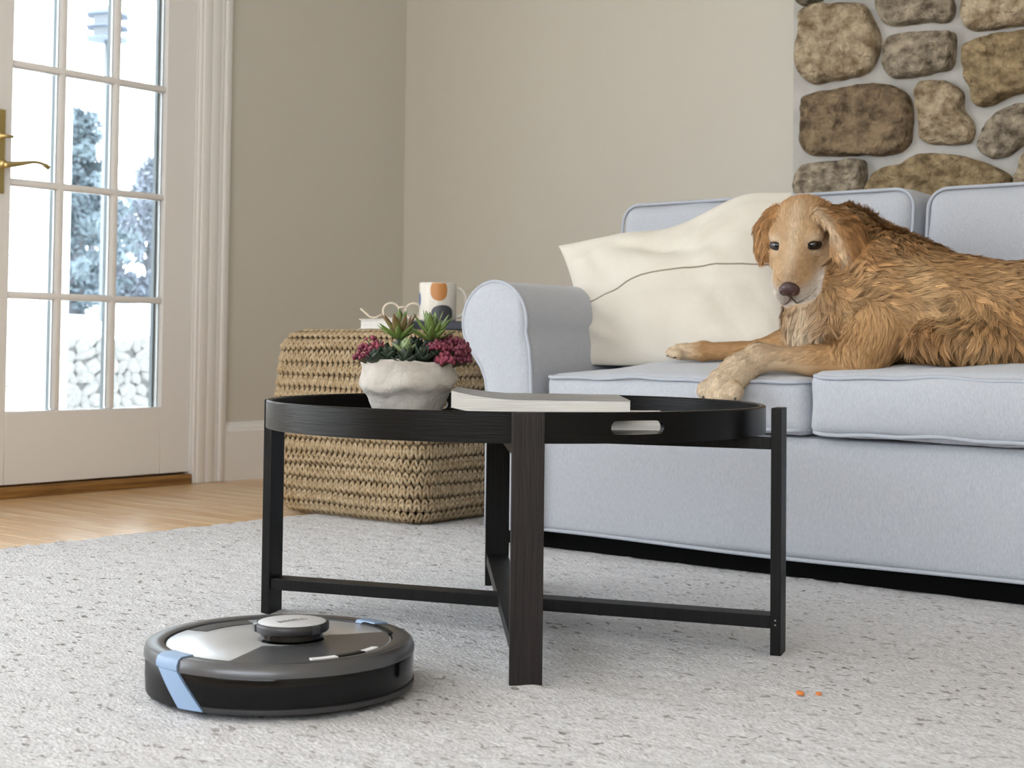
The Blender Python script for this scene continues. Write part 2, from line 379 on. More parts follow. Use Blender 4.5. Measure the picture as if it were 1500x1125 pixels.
def stone_mesh(poly, mtname, seed):
    """rounded, rough-faced stone from an outline of (x, z) metres; lies with its face towards -y"""
    P = np.array(poly); c = P.mean(0)
    n = 72
    # resample closed outline and soften the corners
    d = np.linalg.norm(np.roll(P,-1,0)-P, axis=1); s = np.concatenate([[0], np.cumsum(d)]); Q = np.vstack([P, P[:1]])
    t = np.linspace(0, s[-1], n, endpoint=False)
    O = np.stack([np.interp(t, s, Q[:,0]), np.interp(t, s, Q[:,1])], 1)
    for _ in range(3): O = .5*O + .25*(np.roll(O,1,0)+np.roll(O,-1,0))
    size = s[-1]/4
    O = O + (O-c)/np.linalg.norm(O-c,axis=1)[:,None]*(.004*noise3(np.c_[O*1.0, np.full(n, seed)], 30))[:,None]
    prof = [(1.0, .0),(1.0,-.012),(.992,-.026),(.97,-.038),(.93,-.046),(.85,-.051),(.74,-.054),(.6,-.056),(.45,-.057),(.3,-.058),(.15,-.058)]
    V = []
    for sc, y in prof:
        for q in O: V.append((c[0]+(q[0]-c[0])*sc, YS+.022+y, c[1]+(q[1]-c[1])*sc))
    V.append((c[0], YS+.022-.058, c[1])); V = np.array(V)
    V0 = V + np.array([seed*1.7, 0, seed*.9])
    dep = .010*fbm(V0, 14, 3) + .010*np.abs(fbm(V0, 40, 3)) + .008*noise3(V0, 5)
    w = np.clip((YS+.022-V[:,1])/.03, 0, 1)
    V[:,1] -= dep*w
    V[:,0] += .003*noise3(V0, 45)*w; V[:,2] += .003*noise3(V0+5, 45)*w
    Fc = []
    k = len(prof)
    for i in range(k-1):
        for j in range(n): Fc.append((i*n+j, (i+1)*n+j, (i+1)*n+(j+1)%n, i*n+(j+1)%n))
    for j in range(n): Fc.append(((k-1)*n+j, k*n, (k-1)*n+(j+1)%n))
    me = mesh('stone', V, Fc, True, MATS[mtname]); return me
RECTS = []
for i, (mn, pz) in enumerate(STONES):
    poly = []
    for (px, py) in zx(pz):
        p = on(px, py, 1, YS-.01); poly.append((p[0], p[2]))
    link('stone', stone_mesh(poly, mn, i+1), ch); q = np.array(poly); RECTS.append((q[:,0].min()-.012, q[:,0].max()+.012, q[:,1].min()-.012, q[:,1].max()+.012))
# the rest of the breast, above, below and beside the part the photo frames
RA = np.array(RECTS)
def fill_stones(x0, x1, z0, z1):
    z = z0; r_ = 0
    while z < z1-.06:
        h = min([.17,.21,.15,.19][r_ % 4], z1-z); x = x0
        while x < x1-.06:
            w = random.uniform(.16,.34); w = x1-x if x+w > x1-.08 else w
            g_ = .011; poly = []
            for fx, fz in ((0,.15),(.12,0),(.5,.03),(.88,0),(1,.18),(.97,.5),(1,.84),(.86,1),(.5,.96),(.14,1),(0,.82),(.03,.5)):
                poly.append((x+g_+(w-2*g_)*min(1,max(0,fx+random.uniform(-.04,.04))), z+g_+(h-2*g_)*min(1,max(0,fz+random.uniform(-.05,.05)))))
            link('stone', stone_mesh(poly[::-1], random.choice(['stone_tan','stone_brown','stone_grey','stone_ochre']), 40+r_*13+int(-x*10)), ch)
            x += w
        z += h; r_ += 1
xr = RA[:,1].max()+.005; zt_ = RA[:,3].max()
fill_stones(-2.225, xr, zt_, ZC-.02); fill_stones(xr, -.26, .62, ZC-.02); fill_stones(-2.225, xr, .55, RA[:,2].min())

# ------------------------------------------------------------------ garden seen through the door
g = 48
gx = np.linspace(-40, -4.2, g); gy = np.linspace(-14, 40, g); V = []; Fc = []
for a in gx:
    for b_ in gy:
        t = max(0, -a-9.1)
        z = -.25 if a > -9.05 else .40 + .055*t + .012*(b_-11)*min(1, t/6)
        V.append((a, b_, z))
for i in range(g-1):
    for j in range(g-1): Fc.append((i*g+j, (i+1)*g+j, (i+1)*g+j+1, i*g+j+1))
tag(obj('garden_ground', V, Fc, MATS['snow']), 'bright snow-pale garden ground beyond the glazed door', kind='structure')
# retaining wall of fieldstones
gw = MB().box(-9.4, -9.06, 2.0, 12.0, -.3, .47).build('garden_wall', MATS['garden_joint'])
tag(gw, 'low sunlit fieldstone garden wall seen through the lower door panes', 'stone wall')
def rubble(seed):
    V, Fc = sphere_geo(10, 7); V = np.array(V); V = np.sign(V)*np.abs(V)**.75
    V = V*(1+.26*noise3(V+seed*3.3, 1.9))[:,None]; return mesh('stone', V, Fc, True, MATS['garden_stone'])
RB = [rubble(i) for i in range(5)]
z = -.24; r_ = 0
while z < .44:
    h = [.075,.10,.065,.09,.08][r_ % 5]; y = 5.4 + .07*(r_ % 3)
    while y < 8.2:
        w = random.uniform(.06,.20)
        o = link('stone', RB[random.randrange(5)], gw, (-9.06, y+w/2, z+h/2+random.uniform(-.012,.012)))
        o.scale = (.03, w*.56, h*.60*random.uniform(.85,1.3)); o.rotation_euler = (random.uniform(-.7,.7), 0, 0)
        y += w
    z += h; r_ += 1
# birdhouse on a pole
bp = on(157, 480, 0, -14.0); bt = on(157, 62, 0, -14.0); bz = .70
bh = thing('birdhouse', 'white two-storey birdhouse with blue-grey hip roof on a pole', 'birdhouse', (-14.0, bt[1], bz), radians(20))
zb = bt[2]-bz
tube('pole', [(0,0,0),(0,0,zb+.02)], .032, MATS['bird_white'], bh, 10)
b = MB()
for k, (r0, r1, z0, z1) in enumerate(((.17,.17,0,.12),(.17,.17,.15,.26))):
    V, Fc = lathe_geo([(0,z0+zb+.04),(r0,z0+zb+.04),(r1,z1+zb+.04),(0,z1+zb+.04)], 6); b.add(V, Fc)
b.build('nest_box', MATS['bird_white'], bh)
for z0 in (0, .13, .27):
    V, Fc = lathe_geo([(0,zb+.02+z0),(.26,zb+.02+z0),(.26,zb+.04+z0),(0,zb+.04+z0)], 6); obj('balcony', V, Fc, MATS['slate_roof'], bh, False)
V, Fc = lathe_geo([(0,zb+.31),(.25,zb+.31),(.0,zb+.42)], 6); obj('roof', V, Fc, MATS['slate_roof'], bh, False)
# trees
def crown_tri(pts, size, nrm=None):
    n = len(pts); d1 = RNG.normal(size=(n,3)); d1 /= np.linalg.norm(d1,axis=1)[:,None]; d2 = RNG.normal(size=(n,3)); d2 /= np.linalg.norm(d2,axis=1)[:,None]
    s = size*RNG.uniform(.5,1.3,(n,1)); V = np.stack([pts-d1*s, pts+d1*s, pts+d2*s*.8], 1).reshape(-1,3)
    return V, [(3*i,3*i+1,3*i+2) for i in range(n)]
def conifer(px, Xd, pytop, spread, label):
    p = on(px, 460, 0, Xd); top = on(px, pytop, 0, Xd)[2]; z0 = .75; h = top-z0
    t = thing('evergreen_tree', label, 'tree', (Xd, p[1], z0), 0, 'trees beyond the door')
    tube('trunk', [(0,0,0),(0,0,h*.97)], [.12,.02], MATS['bark'], t, 8)
    pts = []; 
    for k in range(34):
        f = k/34; zz = h*(.08+.9*f); L = spread*(1-f)**.8*(.55+.45*abs(sin(k*2.1)))+.05; a = k*2.4
        for s in np.linspace(.1,1,26):
            for q in range(3): pts.append((cos(a)*L*s+random.gauss(0,.04), sin(a)*L*s+random.gauss(0,.04), zz+.22*L*s*(1-.3*s)-.04+random.gauss(0,.035)))
    V, Fc = crown_tri(np.repeat(np.array(pts),2,0)+RNG.normal(0,.03,(len(pts)*2,3)), .085); obj('foliage', V, Fc, MATS['evergreen'], t, False)
conifer(112, -17.0, 150, 1.1, 'tall blue-green evergreen showing in the middle door panes')
conifer(262, -24.0, 140, 1.3, 'slim evergreen far behind the right door stile')
def bushy(px, Xd, pytop, wpx, label, n=9000):
    p = on(px, 460, 0, Xd); top = on(px, pytop, 0, Xd)[2]; z0 = .8; h = top-z0; w = wpx*abs(Xd)*1.2/F
    t = thing('leafless_tree', label, 'tree', (Xd, p[1], z0), 0, 'trees beyond the door')
    b = MB(); b.add(*tube_geo([(0,0,0),(.05,.02,h*.5),(0,0,h*.9)], [.1,.07,.02], 6))
    for k in range(12):
        a = k*2.4; zz = h*(.2+.05*k); b.add(*tube_geo([(0,0,zz),(cos(a)*w*.4,sin(a)*w*.4,zz+h*.14),(cos(a)*w*.8,sin(a)*w*.8,zz+h*.22)], [.035,.02,.006], 5))
    b.build('trunk', MATS['bark'], t, True)
    d = RNG.normal(size=(n,3)); d /= np.linalg.norm(d,axis=1)[:,None]; r = RNG.uniform(.35,1,(n,1))**.6
    pts = d*r*np.array([w,w,h*.52]) + np.array([0,0,h*.5]); pts = pts[noise3(pts, 2.2) > -.35]
    V, Fc = crown_tri(pts, .09); obj('twigs', V, Fc, MATS['hazed_twig'], t, False)
bushy(128, -21.0, 262, 30, 'pale blue-grey leafless tree behind the evergreen in the middle panes')
bushy(170, -22.0, 300, 34, 'pale leafless tree beside the birdhouse pole')
bushy(215, -23.0, 232, 32, 'tallest pale leafless tree in the right-hand door panes')
bushy(243, -21.0, 300, 26, 'pale leafless tree nearest the right door stile')
bushy(95, -22.0, 330, 30, 'pale leafless tree half hidden by the white porch wall')
# white porch wall outside on the left
pe = on(92, 300, 0, -5.3)[1]
pw = thing('porch_wall', 'bright white board porch wall outside the left door panes', 'porch wall', (-5.3, pe, -.25))
box('post', -.06, .06, -.10, 0, 0, 3.2, MATS['white_siding'], pw, .004)
for k in range(18):
    box('siding_board', -.02, .012, -2.6, -.1, .02+k*.176, .19+k*.176, MATS['white_siding'], pw, .003, 1)
# ------------------------------------------------------------------ rug
def rug_mat():
    m = mat('rug_wool', lin(206,203,203), .97, spec=.15)
    nt = m.node_tree; N = nt.nodes; L = nt.links; b = N['Principled BSDF']
    tc = N.new('ShaderNodeTexCoord')
    def ns(scale, st=(1,1,1), det=4, rough=.55):
        mp = N.new('ShaderNodeMapping'); mp.inputs['Scale'].default_value = st; mp.inputs['Rotation'].default_value = (0,0,radians(-32)); L.new(tc.outputs['Object'], mp.inputs[0])
        n = N.new('ShaderNodeTexNoise'); n.inputs['Scale'].default_value = scale; n.inputs['Detail'].default_value = det; n.inputs['Roughness'].default_value = rough
        L.new(mp.outputs[0], n.inputs['Vector']); return n
    def ramp(n, p0, c0, p1, c1):
        r = N.new('ShaderNodeValToRGB'); e = r.color_ramp.elements; e[0].position = p0; e[0].color = c0; e[1].position = p1; e[1].color = c1
        L.new(n.outputs['Fac'], r.inputs[0]); return r
    r1 = ramp(ns(120, (1,2.2,1)), .35, lin(202,202,205), .6, lin(230,230,233))
    r2 = ramp(ns(48, (1,1.7,1), 3), .61, (0,0,0,1), .66, (1,1,1,1))
    r3 = ramp(ns(2.6), .3, (.35,.35,.35,1), .7, (1,1,1,1))
    mul = N.new('ShaderNodeMath'); mul.operation = 'MULTIPLY'; L.new(r2.outputs[0], mul.inputs[0]); L.new(r3.outputs[0], mul.inputs[1])
    mx = N.new('ShaderNodeMixRGB'); mx.inputs[2].default_value = lin(122,113,108); L.new(mul.outputs[0], mx.inputs[0]); L.new(r1.outputs[0], mx.inputs[1])
    L.new(mx.outputs[0], b.inputs['Base Color'])
    bp = N.new('ShaderNodeBump'); bp.inputs['Strength'].default_value = .9; bp.inputs['Distance'].default_value = .006
    L.new(ns(130, (1,2,1), 5, .6).outputs['Fac'], bp.inputs['Height']); L.new(bp.outputs[0], b.inputs['Normal'])
rug_mat()
def rug():
    x0, x1, y0, y1 = -3.03, .9, .3, 3.95
    s = .0105; nx = int((x1-x0)/s); ny = int((y1-y0)/s)
    X, Y = np.meshgrid(np.linspace(x0,x1,nx), np.linspace(y0,y1,ny), indexing='ij')
    P = np.stack([X,Y,0*X],-1)
    Z = .0055 + .0012*noise3(P, 60) + .0014*noise3(P+2, 110) + RNG.uniform(-.0011,.0011,X.shape)
    X = X.copy(); edge = (np.arange(nx) == 0); X[edge] += .006*noise3(P[edge], 25); Z[edge] = .0005
    Z[:, 0] = .0005; Z[:, -1] = .0005; Z[-1] = .0005
    V = np.stack([X,Y,Z],-1).reshape(-1,3)
    I = np.arange(nx*ny).reshape(nx,ny); Q = np.stack([I[:-1,:-1],I[1:,:-1],I[1:,1:],I[:-1,1:]],-1).reshape(-1,4)
    me = bpy.data.meshes.new('area_rug'); me.vertices.add(len(V)); me.vertices.foreach_set('co', V.ravel())
    me.loops.add(Q.size); me.loops.foreach_set('vertex_index', Q.ravel().astype(np.int32)); me.polygons.add(len(Q))
    me.polygons.foreach_set('loop_start', np.arange(0,Q.size,4,dtype=np.int32)); me.polygons.foreach_set('use_smooth', np.ones(len(Q),bool))
    me.update(calc_edges=True); me.materials.append(MATS['rug_wool'])
    o = link('area_rug', me); tag(o, 'pale grey flecked wool rug covering the floor under the furniture', 'rug')
rug()

def adopt(o, root):
    o.parent = root; o.location = Vector(o.location) - Vector(root.location); return o

# ------------------------------------------------------------------ sofa
def rbox_geo(x0,x1,y0,y1,z0,z1,r,n=(24,12,8),bul=(0,0,0,0,0,0),wr=0,wf=9,seed=0,pw=2.0):
    """rounded box with bulged faces; bul = (+x,-x,+y,-y,+z,-z)"""
    h = np.array([(x1-x0)/2,(y1-y0)/2,(z1-z0)/2]); c = np.array([(x0+x1)/2,(y0+y1)/2,(z0+z1)/2])
    bm = bmesh.new(); nx, ny, nz = n; vd = {}
    def vert(i,j,k):
        if (i,j,k) not in vd: vd[(i,j,k)] = bm.verts.new((2*i/nx-1, 2*j/ny-1, 2*k/nz-1))
        return vd[(i,j,k)]
    for i in range(nx):
        for j in range(ny):
            for k, fl_ in ((0,1),(nz,0)):
                q = [vert(i,j,k),vert(i+1,j,k),vert(i+1,j+1,k),vert(i,j+1,k)]; bm.faces.new(q[::-1] if fl_ else q)
    for i in range(nx):
        for k in range(nz):
            for j, fl_ in ((0,0),(ny,1)):
                q = [vert(i,j,k),vert(i+1,j,k),vert(i+1,j,k+1),vert(i,j,k+1)]; bm.faces.new(q[::-1] if fl_ else q)
    for j in range(ny):
        for k in range(nz):
            for i, fl_ in ((0,1),(nx,0)):
                q = [vert(i,j,k),vert(i,j+1,k),vert(i,j+1,k+1),vert(i,j,k+1)]; bm.faces.new(q[::-1] if fl_ else q)
    bm.verts.ensure_lookup_table(); bm.verts.index_update()
    U = np.array([v.co[:] for v in bm.verts]); Fc = [tuple(v.index for v in f.verts) for f in bm.faces]; bm.free()
    # finer spacing near the edges
    U = np.sign(U)*(1-(1-np.abs(U))**1.35)
    p = U*h; q = np.clip(p, -(h-r), h-r); d = p-q; L_ = np.linalg.norm(d,axis=1); L_[L_ < 1e-9] = 1
    p = q + d/np.maximum(L_, 1e-9)[:,None]*np.minimum(L_, r)[:,None]
    f = lambda a, b_: np.clip(1-np.abs(a)**pw,0,1)*np.clip(1-np.abs(b_)**pw,0,1)
    u, v, w = U.T
    p[:,0] += np.where(u > 0, bul[0]*f(v,w)*np.abs(u)**3, -bul[1]*f(v,w)*np.abs(u)**3)
    p[:,1] += np.where(v > 0, bul[2]*f(u,w)*np.abs(v)**3, -bul[3]*f(u,w)*np.abs(v)**3)
    p[:,2] += np.where(w > 0, bul[4]*f(u,v)*np.abs(w)**3, -bul[5]*f(u,v)*np.abs(w)**3)
    if wr:
        nn = fbm(p+seed*1.3, wf, 3)
        p += (U/np.linalg.norm(U,axis=1)[:,None])*(wr*nn)[:,None]
    return p+c, Fc
def rect_loop(x0,x1,y0,y1,z,r,n=10,m_=24):
    P = []
    for cx, cy, a0 in ((x1-r,y1-r,0),(x0+r,y1-r,pi/2),(x0+r,y0+r,pi),(x1-r,y0+r,1.5*pi)):
        for i in range(n+1): a = a0+pi/2*i/n; P.append((cx+r*cos(a), cy+r*sin(a)))
    Q = []
    for i in range(len(P)):
        a, b_ = np.array(P[i]), np.array(P[(i+1)%len(P)]); k = max(1, int(np.linalg.norm(b_-a)/.03))
        for t in range(k): q = a+(b_-a)*t/k; Q.append((q[0],q[1],z))
    return np.array(Q)
SOFA = thing('sofa', 'pale blue-grey linen sofa with rolled arm and piped cushions', 'sofa', (-1.1, 3.2, 0))
lin_, pip = MATS['sofa_linen'], MATS['sofa_piping']
FY = 2.715
V, Fc = rbox_geo(-2.262, .10, FY+.02, 3.62, .046, .300, .012, (40,10,8), (0,0,0,.006,0,0), .0015, 7)
adopt(obj('base', V, Fc, lin_), SOFA)
adopt(tube('hem_piping', [(x, FY+.018+.002*sin(x*9), .050+.0025*sin(x*5.3)) for x in np.linspace(-2.255,.09,60)], .0042, pip), SOFA)
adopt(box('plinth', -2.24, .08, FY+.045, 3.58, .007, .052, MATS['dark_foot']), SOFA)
def arm(sign, cx):
    """rolled arm; profile drawn for the left arm, mirrored for the right"""
    pr = [(-.134,.046),(-.134,.36),(-.138,.41)]
    pr = []
    rc, zc, rr = -2.243, .536, .098
    pr += [(-2.128,.046),(-2.128,.20),(-2.128,.34),(-2.131,.42),(-2.137,.48)]
    for a in np.linspace(-12, 222, 34): pr.append((rc+rr*cos(radians(a)), zc+rr*sin(radians(a))))
    pr += [(-2.300,.452),(-2.281,.428),(-2.268,.400),(-2.262,.36),(-2.262,.20),(-2.262,.046)]
    if sign < 0: pr = [(2*cx-x, z) for x, z in pr][::-1]
    pr = np.array(pr); n = len(pr); ys = [FY-.012, FY-.009, FY+.006]+list(np.linspace(FY+.05, 3.20, 8))+[3.235,3.245]
    sc = [.985,1.0,1.0]+[1.0]*8+[1.0,.97]
    c = pr.mean(0); V = []
    for y, s in zip(ys, sc):
        for q in pr: V.append((c[0]+(q[0]-c[0])*s, y, c[1]+(q[1]-c[1])*s))
    Fc = []
    for i in range(len(ys)-1):
        for j in range(n): jj = (j+1) % n; Fc.append((i*n+j, i*n+jj, (i+1)*n+jj, (i+1)*n+j))
    # front panel, slightly padded: stitch by shrinking towards a spine
    spine = np.array([[np.clip(q[0], -2.225, -2.165) if sign > 0 else np.clip(q[0], 2*cx+2.165, 2*cx+2.225), np.clip(q[1], .12, .56)] for q in pr])
    b0 = 0
    for t, dy in ((.25,-.004),(.6,-.008),(.9,-.010)):
        base = len(V)
        for q, s in zip(pr, spine): w = q*(1-t)+s*t; V.append((w[0], FY-.012+dy, w[1]))
        for j in range(n): jj = (j+1) % n; Fc.append((b0+jj, b0+j, base+j, base+jj))
        b0 = base
    Fc.append(tuple(b0+j for j in range(n-1,-1,-1)))
    bl = (len(ys)-1)*n; Fc.append(tuple(bl+j for j in range(n)))
    if sign < 0: Fc = [f[::-1] for f in Fc]
    me = mesh('arm', V, Fc, True, lin_)
    bm = bmesh.new(); bm.from_mesh(me); bmesh.ops.recalc_face_normals(bm, faces=bm.faces); bm.to_mesh(me); bm.free(); shade_auto(me, radians(55))
    o = link('arm', me); adopt(o, SOFA)
    tb = tube('piping', [(q[0], FY-.010, q[1]) for q in (c+(pr-c)*1.004)], .0045, pip); tb.parent = o; tb.location = (0,0,0)
    return o
arm(1, 0); arm(-1, -1.08)
def seat(x0, x1, z1, seed, fy=FY, crown=.034):
    V, Fc = rbox_geo(x0, x1, fy, 3.30, .302, z1, .026, (44,36,10), (.006,.006,0,.014,crown,0), .0045, 8, seed)
    o = adopt(obj('seat_cushion', V, Fc, lin_), SOFA)
    for z, dz in ((z1-.010, 1), (.312, -1)):
        P = rect_loop(x0+.005, x1-.005, fy+.001, 3.29, z, .036)
        P[:,1] -= np.where(P[:,1] < fy+.01, .004*(1-np.clip(np.abs((P[:,0]-(x0+x1)/2)/((x1-x0)/2)),0,1)**2), 0)
        P[:,2] += .0025*np.sin(P[:,0]*17+seed)+ (.0018*np.sin(P[:,0]*41+seed*2))
        t = tube('piping', P, .0042, pip, None, 8, True); t.parent = o
    return o
seat(-2.106, -1.424, .421, 1); seat(-1.416, -.735, .436, 2, FY-.012, .026); seat(-.727, -.06, .43, 3)
def back_cushion(x0, x1, z0, z1, y0, seed):
    V, Fc = rbox_geo(x0, x1, y0, y0+.19, z0, z1, .04, (36,12,26), (.004,.004,.0,.03,.006,0), .004, 7, seed)
    V[:,1] += .12*(V[:,2]-z0)         # leans back
    o = adopt(obj('back_cushion', V, Fc, lin_), SOFA)
    r = .05; P = []
    for cx, cz, a0 in ((x1-r,z1-r,0),(x0+r,z1-r,pi/2),(x0+r,z0+r,pi),(x1-r,z0+r,1.5*pi)):
        for i in range(9): a = a0+pi/2*i/8; P.append((cx+(r-.003)*cos(a), cz+(r-.003)*sin(a)))
    P = np.array([(x, y0+.012+.12*(z-z0), z) for x, z in P])
    Q = []
    for i in range(len(P)):
        a, b_ = P[i], P[(i+1)%len(P)]; k = max(1,int(np.linalg.norm(b_-a)/.04))
        for t in range(k): Q.append(a+(b_-a)*t/k)
    t = tube('piping', Q, .0042, pip, None, 8, True); t.parent = o
    return o
back_cushion(-2.275, -1.437, .44, .868, 3.225, 4); back_cushion(-1.405, -.60, .44, .862, 3.22, 5); back_cushion(-.585, .19, .44, .865, 3.225, 6)
V, Fc = rbox_geo(-2.24, .08, 3.46, 3.70, .30, .80, .05, (30,6,12), (0,0,0,0,.01,0)); adopt(obj('backrest', V, Fc, lin_), SOFA)

# ------------------------------------------------------------------ pillow
def pillow():
    TL, TR = on(818,360,1,3.10), on(1160,285,1,3.19)
    BL, BR = on(846,534,1,2.95), on(1185,532,1,2.99)
    n, k = 56, 44
    nrm = np.cross(TR-BL, TL-BR); nrm /= np.linalg.norm(nrm)
    if nrm[1] > 0: nrm = -nrm
    def base(u, v):
        # concave sides, pointed corners; the top edge sags left of the middle
        uu = u*(1-(.085 if u < 0 else .03)*(1-v*v)); vv = v*(1-(.05 if v > 0 else -.02)*(1-u*u))
        a, b_ = (uu+1)/2, (vv+1)/2
        p = (BL*(1-a)+BR*a)*(1-b_)+(TL*(1-a)+TR*a)*b_
        if v > 0: p = p + np.array([0,0,.030*math.exp(-((u-.62)/.30)**2)-.012*math.exp(-((u-.0)/.25)**2)])*v
        return p
    V = []; Fc = []
    for side in (1,-1):
        for i in range(n+1):
            for j in range(k+1):
                u = -1+2*i/n; v = -1+2*j/k; u = math.sin(u*pi/2); v = math.sin(v*pi/2)
                th = .082*max(0,1-abs(u)**2.4)**.62*max(0,1-abs(v)**2.4)**.62
                if side > 0: th += .012*math.exp(-((v+.1)/.10)**2)*(1-u*u)*-1.0
                p = base(u,v)+nrm*th*side; V.append(p)
    V = np.array(V); w = np.repeat(1,len(V))
    N1 = (n+1)*(k+1)
    I, J = np.meshgrid(np.arange(n+1),np.arange(k+1),indexing='ij'); U_ = np.tile(np.sin((-1+2*I/n)*pi/2).ravel(),2); Vv = np.tile(np.sin((-1+2*J/k)*pi/2).ravel(),2)
    wv = np.clip((1-np.abs(U_)**6)*(1-np.abs(Vv)**6),0,1)
    # creases radiating from corners
    def rid(x): return 1-2*np.abs(np.sin(x))**.6
    w1 = np.exp(-((U_-.5)**2/.30+(Vv-.62)**2/.12)); w2 = np.exp(-((U_+.82)**2+(Vv+.55)**2)/.10); w3 = np.exp(-((U_+.9)**2+(Vv-.8)**2)/.08); w4 = np.exp(-((U_+.05)**2/.2+(Vv-.55)**2/.08))
    crease = .007*fbm(V, 8, 4) + .010*rid(5.5*(U_*.55-Vv*1.2)+1.2*noise3(V,5))*w1 + .008*rid(7*(U_*.9+Vv*1.1))*w2 + .007*rid(9*(U_*.6-Vv))*w3 - .016*w4*np.exp(-((U_*.5+Vv-.5)/.12)**2)
    sg = np.concatenate([np.ones(N1), -np.ones(N1)])
    V += nrm*(1.6*crease*wv*sg)[:,None]
    for s in range(2):
        for i in range(n):
            for j in range(k):
                a = s*N1+i*(k+1)+j; q = (a, a+k+1, a+k+2, a+1); Fc.append(q if s == 0 else q[::-1])
    me = mesh('throw_pillow', V, Fc, True, MATS['pillow_cotton'])
    bm = bmesh.new(); bm.from_mesh(me); bmesh.ops.remove_doubles(bm, verts=bm.verts, dist=1e-5); bmesh.ops.recalc_face_normals(bm, faces=bm.faces); bm.to_mesh(me); bm.free()
    root = thing('throw_pillow', 'large cream cotton pillow leaning behind the dog', 'pillow', tuple((BL+BR)/2))
    o = link('cover', me); adopt(o, root)
    # the overlapping seam across the front
    P = []
    for i in range(2, n-1):
        u = math.sin((-1+2*i/n)*pi/2); jf = (np.interp(u,[-1,-.7,-.2,.4,1],[-.22,-.12,.06,.08,.06]))
        j = (math.asin(jf)*2/pi+1)/2*k; j0 = int(j); f = j-j0
        P.append(V[i*(k+1)+j0]*(1-f)+V[i*(k+1)+j0+1]*f - nrm*.0004)
    sm = tube('seam', P, .0022, MATS['pillow_seam'], None, 6); adopt(sm, root)
pillow()

# ------------------------------------------------------------------ coffee table
TC = np.array([-1.57, 1.953]); TR_ = .42
TAB = thing('coffee_table', 'round black wooden tray coffee table on a crossed leg frame', 'coffee table', (TC[0], TC[1], 0))
RZ0, RZ1, RT = .342, .387, .009
def tray():
    SA = [radians(-26.2), radians(153.8)]; hl, hh, zc = .044, .0100, .3645
    half = .075/TR_
    b = MB()
    def section(a0, a1, n):
        V = []; Fc = []
        for i in range(n+1):
            a = a0+(a1-a0)*i/n
            for r, z in ((TR_,RZ0),(TR_,RZ1-.002),(TR_-.002,RZ1),(TR_-RT+.002,RZ1),(TR_-RT,RZ1-.002),(TR_-RT,RZ0)): V.append((r*cos(a), r*sin(a), z))
        for i in range(n):
            for j in range(6): Fc.append((i*6+j,(i+1)*6+j,(i+1)*6+(j+1)%6,i*6+(j+1)%6))
        b.add(V, Fc)
    edges = sorted([SA[0]-half, SA[0]+half, SA[1]-half, SA[1]+half])
    section(SA[0]+half, SA[1]-half, 90); section(SA[1]+half, SA[0]-half+2*pi, 90)
    for sa in SA:
        m_ = 64; outer = []; inner = []
        for i in range(m_):
            t = 2*pi*i/m_; cx_, sy_ = cos(t), sin(t)
            # rectangle boundary by ray, stadium by ray
            hx, hz0, hz1 = half*TR_, RZ0-zc, RZ1-zc
            s = min(hx/abs(cx_) if abs(cx_) > 1e-9 else 1e9, (hz1/sy_ if sy_ > 1e-9 else (hz0/sy_ if sy_ < -1e-9 else 1e9)))
            outer.append((cx_*s, sy_*s))
            # stadium
            ang = atan2(sy_*4.2, cx_); e = (hl-hh if cos(ang) > 0 else -(hl-hh))*min(1,abs(cos(ang))*3)
            inner.append((e+hh*cos(ang), hh*sin(ang)))
        # snap the four nearest rays to exact corners
        for cxn in ((half*TR_,hz1),(half*TR_,hz0),(-half*TR_,hz1),(-half*TR_,hz0)):
            k = min(range(m_), key=lambda i: (outer[i][0]-cxn[0])**2+(outer[i][1]-cxn[1])**2); outer[k] = cxn
        V = []
        for r in (TR_, TR_-RT):
            for ring in (0, .5, 1):
                for i in range(m_):
                    s = outer[i][0]*(1-ring)+inner[i][0]*ring; z = outer[i][1]*(1-ring)+inner[i][1]*ring
                    a = sa+s/TR_; V.append((r*cos(a), r*sin(a), zc+z))
        Fc = []
        for i in range(m_):
            ii = (i+1) % m_
            for l in (0,1):
                Fc.append((l*m_+i, l*m_+ii, (l+1)*m_+ii, (l+1)*m_+i)); q = 3*m_; Fc.append((q+l*m_+ii, q+l*m_+i, q+(l+1)*m_+i, q+(l+1)*m_+ii))
            Fc.append((2*m_+i, 2*m_+ii, 5*m_+ii, 5*m_+i))
            za, zb_ = outer[i][1], outer[ii][1]
            if (za > hz1-1e-5 and zb_ > hz1-1e-5) or (za < hz0+1e-5 and zb_ < hz0+1e-5): Fc.append((ii, i, 3*m_+i, 3*m_+ii))
        b.add(V, Fc)
    me = mesh('tray_rim', b.V, b.F, True, MATS['black_wood_rim'])
    bm = bmesh.new(); bm.from_mesh(me); bmesh.ops.remove_doubles(bm, verts=bm.verts, dist=1e-5); bmesh.ops.recalc_face_normals(bm, faces=bm.faces); bm.to_mesh(me); bm.free(); shade_auto(me, radians(30))
    V, Fc = lathe_geo([(0,.342),(TR_-RT-.0005,.342),(TR_-RT-.0005,.350),(0,.350)], 96)
    tf = obj('tray', V, Fc, MATS['black_wood_floor'], TAB, True); shade_auto(tf.data)
    link('tray_rim', me, tf)
tray()
